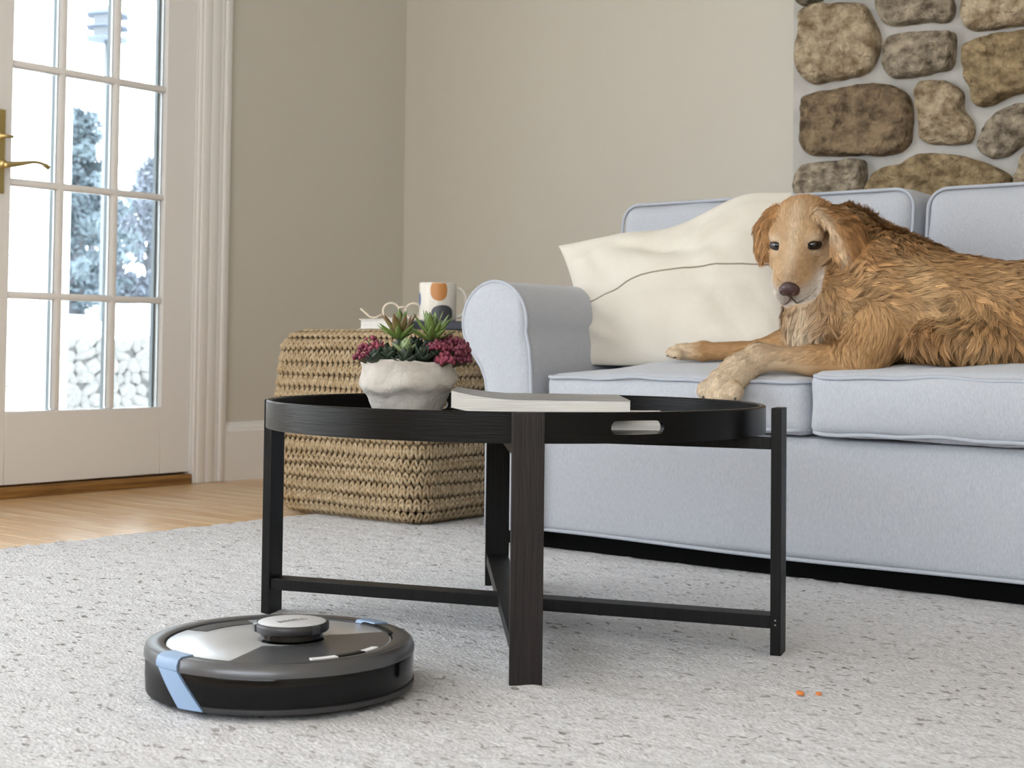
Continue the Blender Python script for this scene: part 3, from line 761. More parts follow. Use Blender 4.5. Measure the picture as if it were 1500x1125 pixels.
def board(name, p0, p1, w, t, flat, mt, z0=None, z1=None):
    """flat: horizontal board from p0 to p1 (xy), between z0 and z1; else a vertical leg at p0 with broad face towards p1 direction"""
    d = np.array(p1)-np.array(p0); L_ = np.linalg.norm(d); d = d/L_; nrm = np.array([-d[1], d[0]])
    if flat: ex = [(-0,L_)]; cs = [np.array(p0)+d*a+nrm*s*w/2 for a, s in ((0,-1),(L_,-1),(L_,1),(0,1))]
    else: cs = [np.array(p0)+d*a*t/2+nrm*s*w/2 for a, s in ((-1,-1),(1,-1),(1,1),(-1,1))]
    V = [(c[0],c[1],z0) for c in cs]+[(c[0],c[1],z1) for c in cs]
    me = mesh(name, V, [(0,3,2,1),(4,5,6,7),(0,1,5,4),(1,2,6,5),(2,3,7,6),(3,0,4,7)], False, mt); bevel_mesh(me, .0012, 2)
    return link(name, me, TAB)
LM = np.array([-1.287,1.629])-TC; LR = np.array([-1.126,2.060])-TC; LL = np.array([-1.978,1.774])-TC; LB = np.array([-1.868,2.268])-TC
tlen = lambda v, r: v/np.linalg.norm(v)*r
BW, BT = .0465, .0165
for v, mt in ((LM,'brown_black_wood'),(LB,'black_wood')):
    board('leg', tlen(v, .4305), tlen(v, .5), BW, BT, False, MATS[mt], .002, .3865)
for v, o_ in ((LR, LL),(LL, LR)):
    d = (v-o_)/np.linalg.norm(v-o_); board('leg', v, v+d, BW, BT, False, MATS['black_wood'], .002, .3885 if v is LR else .381)
a, b_ = tlen(LM,.4305-BT/2), tlen(LB,.4305-BT/2)
board('stretcher', a, b_, BW-.004, .02, True, MATS['black_wood'], .046, .067)
d = (LR-LL)/np.linalg.norm(LR-LL)
board('stretcher', LL+d*BT/2, LR-d*BT/2, BW-.006, .02, True, MATS['black_wood'], .0465, .0665)
board('top_rail', a, b_, BW-.006, .02, True, MATS['black_wood'], .323, .3415)
board('top_rail', LL+d*BT/2, LR-d*BT/2, BW-.008, .02, True, MATS['black_wood'], .3235, .3412)
nr = np.array([-d[1], d[0]])
for z in (.053, .060):
    p = LR - d*BT*.0 - nr*(BW/2)*1.0
    q = p - nr*.0006
    V, Fc = tube_geo([(p[0],p[1],z),(q[0],q[1],z)], .0014, 10); obj('screw', V, Fc, MATS['cover_grey'], TAB)

# ------------------------------------------------------------------ magazines in the tray
def magazine(label, px0, px1, depth, dlen, z0, z1, curl, cover, rot=0.0):
    A = atd(px0, 590, depth); B = atd(px1, 590, depth); A[2] = B[2] = 0
    L_ = np.linalg.norm(B-A); ang = atan2(B[1]-A[1], B[0]-A[0])+rot
    root = thing('magazine', label, 'magazine', (A[0],A[1],z0), ang, 'magazines in the tray')
    n = 28; h = z1-z0
    lift = lambda s: curl*max(0, 1-s/.115)**2
    def slab(name, za, zb_, ov, mt, par):
        V = []; Fc = []
        for i in range(n+1):
            s = -ov+(L_+2*ov)*i/n
            for y in (-ov, dlen+ov):
                for z in (za, zb_): V.append((s, y, z+lift(s)*(1-.25*y/dlen)))
        for i in range(n):
            o_ = i*4; Fc += [(o_,o_+4,o_+5,o_+1),(o_+2,o_+3,o_+7,o_+6),(o_+1,o_+5,o_+7,o_+3),(o_,o_+2,o_+6,o_+4)]
        Fc += [(0,1,3,2),(n*4,n*4+2,n*4+3,n*4+1)]
        me = mesh(name, V, Fc, False, mt); return link(name, me, par)
    slab('pages', .0006, h-.0008, 0, MATS['paper'], root); slab('cover', h-.0008, h, .0008, cover, root); slab('cover', 0, .0006, .0008, cover, root)
magazine('white-edged magazine lying flat under the curled magazine in the tray', 684, 992, 2.30, .235, .3503, .3712, 0, MATS['cover_white'], radians(1))
magazine('thick grey-covered magazine with curled-up left corner, on top in the tray', 661, 923, 2.25, .29, .3716, .3985, .013, MATS['cover_grey'])

# ------------------------------------------------------------------ potted succulents
PC = atd(598, 560, 2.47); 
POT = thing('potted_succulents', 'rough white plaster pot of green succulents with pink flower heads', 'potted plant', (PC[0],PC[1],.3503), YAW); POT.scale = (.93,.93,.93)
def pot():
    prof = [(.0,.0),(.048,.0),(.0555,.004),(.060,.016),(.0645,.030),(.069,.042),(.0715,.049),(.0745,.054),(.0805,.059),(.0845,.064),(.0855,.070),(.0840,.079),(.0815,.090),(.0805,.100),(.0820,.108),(.0815,.112),(.078,.1125),(.0755,.110),(.0745,.10),(.072,.088),(0,.088)]
    n = 96; V, Fc = lathe_geo(prof, n); V = np.array(V)
    a = np.arctan2(V[:,1],V[:,0]); r = np.hypot(V[:,0],V[:,1])
    fold = .007*np.sin(2*a+2.4)+.004*np.sin(3*a+.5)+.0025*np.sin(7*a)
    w = np.clip(V[:,2]/.03,0,1)*np.clip((.111-V[:,2])/.03,0,1)
    V[:,2] += fold*w
    V[:,2] += np.where(V[:,2] > .105, .0025*np.sin(3*a+1)+.0012*np.sin(7*a), 0)
    k = 1+.035*np.sin(2*a+2)+.02*np.sin(5*a+1)*w+.034*fbm(np.c_[V[:,0],V[:,1],V[:,2]*1.6], 34, 4)*np.clip(V[:,2]/.01,0.15,1)
    V[:,0] *= k; V[:,1] *= k
    o = obj('pot', V, Fc, MATS['plaster'], POT)
    V, Fc = lathe_geo([(0,.096),(.04,.0965),(.0735,.094)], 40); obj('soil', V, Fc, MATS['soil'], POT)
pot()
for nm, c1, c2 in (('leaf_green',(124,146,74),(82,110,58)),('leaf_pale',(148,164,118),(112,132,92)),('leaf_dark',(46,62,44),(30,42,32)),('leaf_redtip',(122,124,70),(112,58,56))):
    mat(nm, lin(*c1), .5, col2=lin(*c2), nscale=18)
mat('flower_pink', lin(150,68,88), .6, col2=lin(100,36,58), nscale=60); mat('flower_plum', lin(92,32,54), .6, col2=lin(128,64,78), nscale=70)
mat('flower_stem', lin(88,82,56), .7)
def leaf_mesh(L_, w, th, bend, mt, up=.0):
    n = 7; V = []; Fc = []
    for i in range(n+1):
        t = i/n; ww = w*(.45+.55*sin(min(1,t*1.6)*pi/2))*(1-t**3.2)+.0002; x = L_*t; z = bend*L_*t*t
        tk = th*(1-t)**.5+.0002
        for s, dz in ((-1,.35),(-.5,-.5),(0,-.8),(.5,-.5),(1,.35),(0,.25)): V.append((x, ww*s, z+tk*dz))
    for i in range(n):
        for j in range(6): Fc.append((i*6+j, i*6+(j+1)%6, (i+1)*6+(j+1)%6, (i+1)*6+j))
    Fc.append(tuple(range(5,-1,-1))); Fc.append(tuple(n*6+j for j in range(6)))
    return mesh('leaf', V, Fc, True, MATS[mt])
def rosette(x, y, z, layers, mts, label=None, stem=.03):
    """layers: (count, length, width, elevation deg, bend)"""
    V, Fc = tube_geo([(x,y,z-stem),(x,y,z+.004)], [.006,.007], 8); st = obj('rosette', V, Fc, MATS['leaf_dark'], POT)
    if label: st['label'] = label
    ph = random.random()*6
    for li, (c, L_, w, el, bd) in enumerate(layers):
        me = leaf_mesh(L_, w, w*.5, bd, mts[li % len(mts)])
        for k in range(c):
            o = link('leaf', me, st, (x,y,z+.002*li))
            o.rotation_euler = (random.uniform(-.15,.15), -radians(el+random.uniform(-7,7)), ph+2*pi*k/c+li*.6+random.uniform(-.15,.15))
            o.scale = [random.uniform(.85,1.12)]*3
rosette(-.016,-.012,.150, [(7,.050,.0085,24,.10),(7,.052,.0082,48,.12),(5,.050,.0075,68,.10),(3,.042,.006,82,0)], ['leaf_green','leaf_redtip','leaf_green','leaf_redtip'], 'green rosette with reddish leaf tips', .05)
rosette(.042,-.012,.148, [(8,.050,.0078,20,.12),(8,.054,.0074,44,.10),(6,.054,.007,66,.06),(3,.048,.006,82,0)], ['leaf_green','leaf_green','leaf_pale','leaf_green'], 'bright green spiky rosette', .05)
rosette(-.002,-.044,.124, [(6,.030,.0115,24,.25),(5,.026,.010,55,.3),(3,.02,.008,78,0)], ['leaf_pale'], 'pale blue-green fleshy rosette', .03)
for (x,y,z) in ((-.030,-.052,.112),(.028,-.056,.112),(.0,-.062,.105),(-.045,-.02,.115),(.05,.02,.115),(-.02,.045,.12),(.03,.05,.12),(.058,-.035,.110),(-.054,-.046,.108),(.012,.01,.125)):
    rosette(x,y,z, [(7,.032,.012,12,.3),(6,.028,.010,45,.3),(3,.02,.008,75,.1)], ['leaf_dark'], None, .02)
def flowers(c, rad, n, seed, mtn):
    b = MB(); st = MB(); S, SF = sphere_geo(6,4); r = np.random.default_rng(seed)
    for k in range(n):
        d = r.normal(size=3); d[2] = abs(d[2])*.6-.2; d /= np.linalg.norm(d); p = np.array(c)+d*np.array(rad)*r.uniform(.55,1.0)
        s = r.uniform(.0024,.0046); b.add(S*np.array([s,s,s*1.15])+p, SF)
        if k % 3 == 0: st.add(*tube_geo([(c[0]*.6,c[1]*.6,.10),(c[0]*.9,c[1]*.9,c[2]-.012),tuple(p)], .0013, 4))
    o = b.build('flower_head', MATS[mtn], POT, True); o['kind'] = 'stuff'
    o2 = st.build('flower_stems', MATS['flower_stem'], POT, True); o2['kind'] = 'stuff'
flowers((-.062,-.030,.132), (.026,.024,.022), 90, 1, 'flower_pink'); flowers((-.080,-.034,.117), (.016,.02,.014), 50, 2, 'flower_pink')
flowers((.056,-.040,.134), (.022,.022,.018), 80, 3, 'flower_pink'); flowers((.088,-.020,.130), (.026,.026,.026), 120, 4, 'flower_plum')
flowers((.068,-.058,.112), (.020,.016,.016), 80, 5, 'flower_pink'); flowers((.09,-.02,.112), (.026,.024,.018), 90, 6, 'flower_plum'); flowers((.07,.02,.146), (.03,.026,.014), 70, 7, 'flower_plum')

# ------------------------------------------------------------------ knitted pouf
def pouf():
    cx, cy, a, b_ = -2.885, 3.115, .283, .285
    zb, zt = .006, .517
    root = thing('knitted_pouf', 'square beige chunky-knit jute pouf beside the sofa arm', 'pouf', (cx,cy,0))
    RB_ = .055
    def prof(t):
        # (inset, z) at arc length t up the side: bottom round, side with a slight belly, top round, top
        q = RB_*pi/2; Hs = (zt-zb)-2*RB_
        if t < q: a_ = t/RB_; return RB_*(1-sin(a_)), zb+RB_*(1-cos(a_))
        if t < q+Hs: f = (t-q)/Hs; return -.012*sin(f*pi), zb+RB_+(t-q)
        a_ = (t-q-Hs)/RB_
        if a_ < pi/2: return RB_*(1-cos(a_)), zt-RB_+RB_*sin(a_)
        return RB_+(t-q-Hs-q), zt
    def perim(off, rc=.062):
        P = rect_loop(-a+off, a-off, -b_+off, b_-off, 0, max(.02, rc-off*.2), 12)[:, :2]
        d = np.linalg.norm(np.roll(P,-1,0)-P,axis=1); return P, np.concatenate([[0],np.cumsum(d)])
    lam = .0205; VV = []; FF = []; nb = 0
    def yarn(t0, amp, ph, deep, rad):
        nonlocal nb
        ins, zc_ = prof(t0); i2, z2 = prof(t0+.004); dz, di = (z2-zc_)/.004, (i2-ins)/.004     # unit step up the side
        nst = max(10, int(perim(ins)[1][-1]/lam))
        P, s = perim(ins+deep); Q = np.vstack([P,P[:1]]); m_ = nst*6; t = np.linspace(0, s[-1], m_, endpoint=False)
        x = np.interp(t, s, Q[:,0]); y = np.interp(t, s, Q[:,1]); th = 2*pi*np.arange(m_)/6+ph
        tri = (2/pi)*np.arcsin(np.clip(np.sin(th),-1,1)*.98)
        tx = np.roll(x,-1)-np.roll(x,1); ty = np.roll(y,-1)-np.roll(y,1); L_ = np.hypot(tx,ty)+1e-9; nx, ny = ty/L_, -tx/L_
        up = amp*tri+.0012*np.sin(t*23+ph*7)+.0014*np.sin(t*9+t0*40); out = .0035*np.cos(2*th)-di*up
        V, Fc = tube_geo(np.stack([x+nx*out, y+ny*out, zc_-deep*di+dz*up], 1), rad, 6, True)
        VV.append(V); FF.append(np.array(Fc)+nb); nb += len(V)
    pitch = .0352; t0 = .008; r_ = 0; tend = RB_*pi/2*2+(zt-zb)-2*RB_+.20
    while t0 < tend:
        ph = .6*r_
        yarn(t0, .0125, ph, 0.0, .0047); yarn(t0+.0122, .0125, ph, .0016, .0040); yarn(t0+.0235, .0110, ph, .0105, .0032)
        t0 += pitch; r_ += 1
    V = np.vstack(VV); Fc = np.vstack(FF)
    o = obj('knit_cover', V, Fc.tolist(), MATS['jute'], root); o['kind'] = 'stuff'
    cv = []; cf = []; q = RB_*pi/2*2+(zt-zb)-2*RB_; ts = np.linspace(0, q, 40)
    for t_ in ts:
        ins, zz = prof(t_); P, s = perim(ins+.017); Q = np.vstack([P,P[:1]]); t = np.linspace(0,s[-1],120,endpoint=False)
        cv += [(x,y,min(max(zz, zb+.004),zt-.016)) for x,y in zip(np.interp(t,s,Q[:,0]),np.interp(t,s,Q[:,1]))]
    for i in range(39):
        for j in range(120): cf.append((i*120+j,i*120+(j+1)%120,(i+1)*120+(j+1)%120,(i+1)*120+j))
    cf.append(tuple(39*120+j for j in range(120))); cf.append(tuple(119-j for j in range(120)))
    obj('filling', cv, cf, MATS['jute_gap_shade'], root)
pouf()
PT = .524
def book(name, label, x0, x1, y0, y1, z0, z1, cover, spine_side):
    root = thing(name, label, 'book', ((x0+x1)/2,(y0+y1)/2,z0), 0, 'books on the pouf')
    hx, hy, h = (x1-x0)/2, (y1-y0)/2, z1-z0
    box('pages', -hx+.004, hx-.004, -hy+.004, hy-.004, .0025, h-.0025, MATS['paper'], root)
    box('cover', -hx, hx, -hy, hy, h-.0025, h, cover, root, .0008); box('cover', -hx, hx, -hy, hy, 0, .0025, cover, root, .0008)
    if spine_side == 'x1': box('spine', hx-.004, hx, -hy, hy, .0025, h-.0025, cover, root)
    elif spine_side == 'y0': box('spine', -hx, hx, -hy, -hy+.004, .0025, h-.0025, cover, root)
    else: box('spine', -hx, hx, hy-.004, hy, .0025, h-.0025, cover, root)
bl = on(533,480,1,3.0); br = on(606,480,1,3.0)
book('book', 'pale book with white page edges on the pouf, under the glasses', bl[0], br[0]-.05, 2.98, 3.26, PT, PT+.0285, MATS['cover_white'], 'y1')
bl2 = on(612,480,1,3.06); br2 = on(686,480,1,3.06)
book('book', 'dark navy book on the pouf under the mug', bl2[0]-.01, br2[0]+.03, 3.04, 3.32, PT, PT+.022, MATS['cover_navy'], 'y0')

# mug
mp_ = on(641, 470, 1, 3.14)
MUG = thing('mug', 'white mug with terracotta and charcoal spots on the navy book', 'mug', (mp_[0], 3.14, PT+.0222), YAW)
mr, mh = .0535, .112
lathe('cup', [(0,.0),(mr-.006,.0),(mr-.002,.003),(mr,.010),(mr,mh-.002),(mr-.001,mh),(mr-.0035,mh),(mr-.0045,mh-.003),(mr-.0045,.012),(mr-.010,.006),(0,.006)], MATS['ceramic_white'], MUG, 64)
P = [(mr-.002+.030*sin(t)**.8*1.0, -.0+.0*t, mh*.5+.041*cos(t)) for t in np.linspace(.06,pi-.06,24)]
tube('handle', P, .0052, MATS['ceramic_white'], MUG, 10)
def spot(name, a0, aw, z0, zh, mt, top=None):
    V = [(0,0,0)]; Fc = []; n = 36; rings = 5; V = []
    for k in range(rings+1):
        for i in range(n):
            t = 2*pi*i/n; s = k/rings; a = a0+aw*s*cos(t); z = z0+zh*s*math.copysign(abs(sin(t))**.8, sin(t)); z = min(z, top if top else 9); z = max(z, .004)
            V.append(((mr+.0004)*cos(a), (mr+.0004)*sin(a), z))
    for k in range(rings):
        for i in range(n): Fc.append((k*n+i,k*n+(i+1)%n,(k+1)*n+(i+1)%n,(k+1)*n+i))
    obj(name, V, Fc, MATS[mt], MUG)
spot('painted_spot', radians(-84), .46, mh*.80, .030, 'glaze_terracotta', mh-.0015)
spot('painted_spot', radians(-72), .62, .024, .024, 'glaze_charcoal')
spot('painted_spot', radians(-168), .30, mh*.58, .020, 'glaze_blue')

# reading glasses on the pale book
gz = PT+.0288
G0 = on(573, 470, 1, 3.06)
GL = thing('glasses', 'cream-framed reading glasses resting on the pale book', 'glasses', (G0[0], 3.06, gz), YAW+radians(8))
for dx in (0, .064):
    P = [(dx+.0235*cos(t), .002*sin(t), .0245+.0225*sin(t)) for t in np.linspace(0,2*pi,32,endpoint=False)]
    r = tube('rim', P, .0032, MATS['cream_plastic'], GL, 8, True)
    V, Fc = lathe_geo([(.0,0),(.0225,0)], 28); V = np.array(V); V = np.stack([V[:,0]+dx, V[:,1]*0+.0, V[:,1]*.96+.0245],1); obj('lens', V, Fc, MATS['window_glass'], r)
tube('bridge', [(.0215,0,.033),(.032,-.002,.037),(.0425,0,.033)], .0026, MATS['cream_plastic'], GL)
tube('temple', [(-.024,0,.016),(-.045,.006,.0045),(-.060,.010,.006),(-.088,.016,.030)], .0028, MATS['cream_plastic'], GL)
tube('temple', [(.088,0,.030),(.090,.02,.0285),(.086,.09,.018),(.08,.125,.004)], .0026, MATS['cream_plastic'], GL)

# ------------------------------------------------------------------ robot vacuum
mat('vac_black', lin(6,6,7), .42, spec=.25); mat('vac_gloss', lin(2,2,3), .12, spec=.3); mat('vac_metal', lin(92,93,96), .32, .6, bump=[(300,.02,(1,1,1),.001)])
mat('vac_plate', lin(196,198,202), .25, .35); mat('vac_plate_dark', lin(88,89,92), .28, .4); mat('vac_blue', lin(134,158,190), .45)
mat('vac_grey', lin(58,58,60), .4, .3); mat('vac_cap', lin(208,209,212), .35, .1); mat('vac_ink', lin(120,120,124), .5); mat('vac_white', lin(232,232,234), .4)
def arc_geo(prof, a0, a1, n, slant=0.0):
    """closed section prof of (r, z) swept from a0 to a1 degrees, capped"""
    V = []; Fc = []; k = len(prof)
    for i in range(n+1):
        for r, z in prof:
            a = radians(a0+(a1-a0)*i/n+slant*(.0605-z)/.045*max(0, 1-i/(.2*n))); V.append((r*cos(a), r*sin(a), z))
    for i in range(n):
        for j in range(k): Fc.append((i*k+j, (i+1)*k+j, (i+1)*k+(j+1)%k, i*k+(j+1)%k))
    Fc.append(tuple(range(k))); Fc.append(tuple(n*k+j for j in range(k-1,-1,-1)))
    return V, Fc
def arcpart(name, prof, a0, a1, n, mt, par, bev=0.0, slant=0.0):
    V, Fc = arc_geo(prof, a0, a1, n, slant); me = mesh(name, V, Fc, True, MATS[mt])
    bm = bmesh.new(); bm.from_mesh(me); bmesh.ops.recalc_face_normals(bm, faces=bm.faces); bm.to_mesh(me); bm.free()
    if bev: bevel_mesh(me, bev, 2, .7)
    shade_auto(me, radians(35)); return link(name, me, par)
def vacuum():
    c = on(410, 934, 2, .076); R_ = .1805
    root = thing('robot_vacuum', 'round black and silver robot vacuum with light blue accents on the rug', 'robot vacuum', (c[0],c[1],0), YAW)
    # housing with a cut-away at its lower left
    n = 180; V = []; Fc = []
    rows = [(.165,0),(.1775,0),(R_-.001,.08),(R_-.001,.55),(R_-.001,.93),(R_-.003,1.0),(.15,1.0)]
    for i in range(n):
        a = 360*i/n; e = min(1, max(0, min((a-171)/2, (201-a)/4))); zb = .013+.017*e
        for r, t in rows: V.append((r*cos(radians(a)), r*sin(radians(a)), zb+(.0615-zb)*t))
    k = len(rows)
    for i in range(n):
        for j in range(k-1): Fc.append((i*k+j, ((i+1)%n)*k+j, ((i+1)%n)*k+j+1, i*k+j+1))
    o = obj('housing', V, Fc, MATS['vac_black'], root); shade_auto(o.data)
    lathe('chassis', [(0,.006),(.15,.006),(.162,.012),(.170,.020),(0,.020)], MATS['vac_black'], root, 96)
    for s in (-1,1):
        b = MB(); b.add(*tube_geo([(s*.11-.012,0,.034),(s*.11+.012,0,.034)], .030, 24)); b.build('wheel', MATS['vac_black'], root, True)
    # satin ring around the top
    arcpart('top_ring', [(.1815,.0605),(.1815,.068),(.1795,.0745),(.177,.0762),(.160,.0768),(.1545,.0755),(.1545,.0605)], 0, 359.999, 180, 'vac_metal', root)
    # lid in two tones
    lid = lathe('lid', [(0,.0745),(.06,.0748),(.150,.0742),(.1525,.0730),(.1525,.066),(0,.066)], MATS['vac_plate'], root, 120)
    lathe('lid_gap', [(.1522,.0655),(.1546,.0655),(.1546,.0685),(.1522,.0685)], MATS['vac_black'], root, 96)
    arcpart('lid_sector', [(.052,.0744),(.150,.0739),(.150,.07465),(.052,.0752)], -106, 22, 60, 'vac_plate_dark', lid)
    arcpart('lid_recess', [(.1500,.0735),(.1570,.0735),(.1570,.0772),(.1500,.0765)], 14, 48, 24, 'vac_black', lid)
    arcpart('lid_handle', [(.118,.0740),(.148,.0738),(.148,.0750),(.118,.0752)], 118, 158, 24, 'vac_grey', lid)
    for a0, a1, mt in ((-66,-51,'vac_white'),(-51,-33,'vac_black'),(-33,-21,'vac_white')):
        arcpart('button', [(.141,.0744),(.1505,.0744),(.1505,.0762),(.141,.0760)], a0+.3, a1-.3, 10, mt, lid)
    # bumper across the front right
    bp = arcpart('bumper', [(R_-.004,.0215),(R_+.0028,.0225),(R_+.0032,.028),(R_+.0032,.057),(R_+.0022,.0605),(R_-.004,.0605)], 236.5, 384, 110, 'vac_gloss', root, .0, 12.5)
    arcpart('bumper_lip', [(R_-.002,.0605),(R_+.0042,.0605),(R_+.0042,.0665),(R_+.0012,.0735),(R_-.0025,.0768),(R_-.006,.0768)], 236, 384, 110, 'vac_metal', bp)
    arcpart('bumper_strip', [(R_-.004,.0145),(R_+.0030,.0150),(R_+.0040,.0180),(R_+.0036,.0218),(R_-.004,.0222)], 236.5, 384, 110, 'vac_grey', bp, 0, 12.5)
    arcpart('bumper_edge', [(R_-.004,.022),(R_+.0040,.0225),(R_+.0040,.0243),(R_-.004,.0243)], 236.5, 384, 110, 'vac_black', bp, 0, 12.5)
    # slanted light blue accents, front and rear
    for base, nm in ((0,'accent_strip'),(180,'accent_strip')):
        V = []; Fc = []; m_ = 14; w = 12.5
        for i in range(m_+1):
            t = i/m_; z = .0155+.0455*t; am = 241.5-14.0*t+base
            for q in range(5):
                a = radians(am-w*.5+w*q/4); V.append(((R_+.0030)*cos(a),(R_+.0030)*sin(a),z))
        for i in range(m_):
            for q in range(4): Fc.append((i*5+q,i*5+q+1,(i+1)*5+q+1,(i+1)*5+q))
        me = mesh(nm, V, Fc, True, MATS['vac_blue']); bm = bmesh.new(); bm.from_mesh(me)
        bmesh.ops.recalc_face_normals(bm, faces=bm.faces)
        r = bmesh.ops.extrude_face_region(bm, geom=bm.faces[:])
        for v in [g for g in r['geom'] if isinstance(g, bmesh.types.BMVert)]: v.co.x *= .965; v.co.y *= .965
        bmesh.ops.recalc_face_normals(bm, faces=bm.faces); bm.to_mesh(me); bm.free(); shade_auto(me)
        st = link(nm, me, root)
        arcpart('accent_cap', [(.1535,.0745),(R_+.0030,.0615),(R_+.0036,.0675),(R_+.0010,.0748),(.176,.0783),(.157,.0784)], 219.5+base, 234+base, 10, 'vac_blue', st)
    # lidar turret
    tx, ty = .0155, .004
    def at(nm, prof, mt, par, n=72):
        V, Fc = lathe_geo(prof, n, tx, ty); o = obj(nm, V, Fc, MATS[mt], par); shade_auto(o.data); return o
    tu = at('lidar_turret', [(0,.070),(.047,.0745),(.0435,.0775),(.0425,.0840),(.0465,.0862),(0,.0862)], 'vac_gloss', root)
    at('turret_band', [(.044,.0850),(.0495,.0862),(.0512,.0885),(.0512,.0960),(.0498,.0978),(.0475,.0984),(.0465,.0972),(.0,.0972)], 'vac_grey', tu)
    at('turret_cap', [(0,.0990),(.0445,.0986),(.0462,.0978),(.0462,.0965),(0,.0965)], 'vac_cap', tu)
    for a in (200, 318):
        V, Fc = arc_geo([(.0470,.0868),(.0525,.0872),(.0530,.0970),(.0480,.0985)], a-7, a+7, 6); V = [(x+tx,y+ty,z) for x,y,z in V]; obj('turret_notch', V, Fc, MATS['vac_metal'], tu, False)
    fc = bpy.data.curves.new('lettering', 'FONT'); fc.body = 'BISSELL'; fc.size = .0145; fc.align_x = 'CENTER'; fc.align_y = 'CENTER'; fc.extrude = .0002
    fo = bpy.data.objects.new('tmp', fc); COL.objects.link(fo)
    dg = bpy.context.evaluated_depsgraph_get(); me = bpy.data.meshes.new_from_object(fo.evaluated_get(dg)); bpy.data.objects.remove(fo)
    me.materials.clear(); me.materials.append(MATS['vac_ink']); t = link('lettering', me, tu, (tx, ty, .0992)); t.rotation_euler[2] = radians(44)
vacuum()
# orange crumbs on the rug
mat('crumb', lin(214,128,64), .8)
S, SF = sphere_geo(8,5)
for px, py, lb, s in ((1172,1019,'larger orange crumb on the rug in front of the table',.006),(1199,1020,'smaller orange crumb on the rug, right of the larger one',.0045)):
    p = on(px,py,2,.005); V = S*np.array([s*1.3,s,s*.6])*(1+.2*noise3(S,2.0))[:,None]
    tag(obj('crumb', V, SF, MATS['crumb'], None, True, (p[0],p[1],.0085)), lb, 'crumb')

# ------------------------------------------------------------------ dog
def vadd(base, *pairs):
    p = np.array(base, float)
    for v, k in pairs: p = p+np.asarray(v)*k
    return p
nrmz = lambda v: np.asarray(v, float)/np.linalg.norm(v)
RH, VH, DH = _r0.copy(), np.array([0,0,1.0]), np.array([-sin(YAW), cos(YAW), 0])
HD = on(1176, 344, 1, 2.93)
HA = nrmz(-.050*RH - .115*VH - .115*DH); HS = nrmz(.115*RH - .050*DH); HU = np.cross(HA, HS)
if HU[2] < 0: HU = -HU
def hp(a, s, u): return HD + HA*a + HS*s + HU*u
class RC:     # tapered capsule
    def __init__(s, a, b_, ra, rb): s.a, s.b, s.ra, s.rb = np.array(a), np.array(b_), ra, rb
    def __call__(s, P):
        ab = s.b-s.a; t = np.clip(((P-s.a)@ab)/(ab@ab), 0, 1)
        return np.linalg.norm(P-(s.a+t[...,None]*ab), axis=-1)-(s.ra+(s.rb-s.ra)*t)
class EL:     # ellipsoid with axes
    def __init__(s, c, ax, r): s.c, s.ax, s.r = np.array(c), np.array(ax), np.array(r)
    def __call__(s, P):
        q = (P-s.c)@s.ax.T; k0 = np.linalg.norm(q/s.r, axis=-1); k1 = np.linalg.norm(q/s.r**2, axis=-1)
        return k0*(k0-1)/np.maximum(k1, 1e-6)
def smin(a, b_, k):
    h = np.clip(.5+.5*(b_-a)/k, 0, 1); return b_*(1-h)+a*h-k*h*(1-h)
HAX = [HA, HS, HU]
D_ = lambda px, py, Y: on(px, py, 1, Y)
def zc(px, z, Y):
    p = on(px, 450, 1, Y); p[2] = z; return p
body = [RC(zc(1690,.545,2.99), zc(1500,.548,2.985), .100, .098), RC(zc(1500,.548,2.985), zc(1400,.558,2.985), .098, .106), RC(zc(1400,.558,2.985), zc(1310,.590,2.985), .106, .118),
        RC(zc(1310,.590,2.985), zc(1235,.578,2.975), .118, .102), EL(zc(1500,.50,2.93), [RH,DH,VH], [.24,.09,.055]), EL(zc(1655,.525,2.94), [RH,DH,VH], [.12,.09,.085]), RC(zc(1665,.478,2.90), zc(1590,.476,2.84), .034, .024), RC(zc(1720,.52,3.02), zc(1840,.475,3.05), .038, .022), RC(zc(1840,.475,3.05), zc(1880,.47,2.98), .024, .012)]
neck = [RC(zc(1310,.60,3.00), D_(1242,362,3.01), .110, .072), RC(D_(1242,362,3.01), HD-HA*.02-HU*.01, .072, .064), EL(D_(1190,462,2.905), [RH,DH,VH], [.056,.06,.082]),
        RC(D_(1275,432,2.985), D_(1230,424,2.97), .066, .05)]
near = [RC(D_(1290,480,2.90), D_(1262,520,2.835), .070, .050), RC(D_(1258,524,2.83), D_(1190,529,2.80), .040, .0275), RC(D_(1190,529,2.80), D_(1112,524,2.755), .0275, .0265),
        RC(D_(1112,524,2.755), D_(1082,543,2.712), .0285, .030), RC(D_(1082,543,2.712), D_(1060,562,2.676), .030, .034)]
toes_n = [EL(D_(x,y,Y), [RH,DH,VH], [.0170,.020,.020]) for x, y, Y in ((1033,572,2.668),(1045,578,2.655),(1061,580,2.650),(1077,573,2.655))]
far = [RC(D_(1170,500,2.98), D_(1120,514,2.955), .045, .026), RC(D_(1120,514,2.955), D_(1030,515,2.91), .0225, .019), RC(D_(1030,515,2.91), D_(996,516,2.895), .020, .019)]
toes_f = [EL(D_(x,y,Y), [RH,DH,VH], [.014,.012,.0115]) for x, y, Y in ((985,517,2.88),(986,515,2.90),(994,519,2.875))]
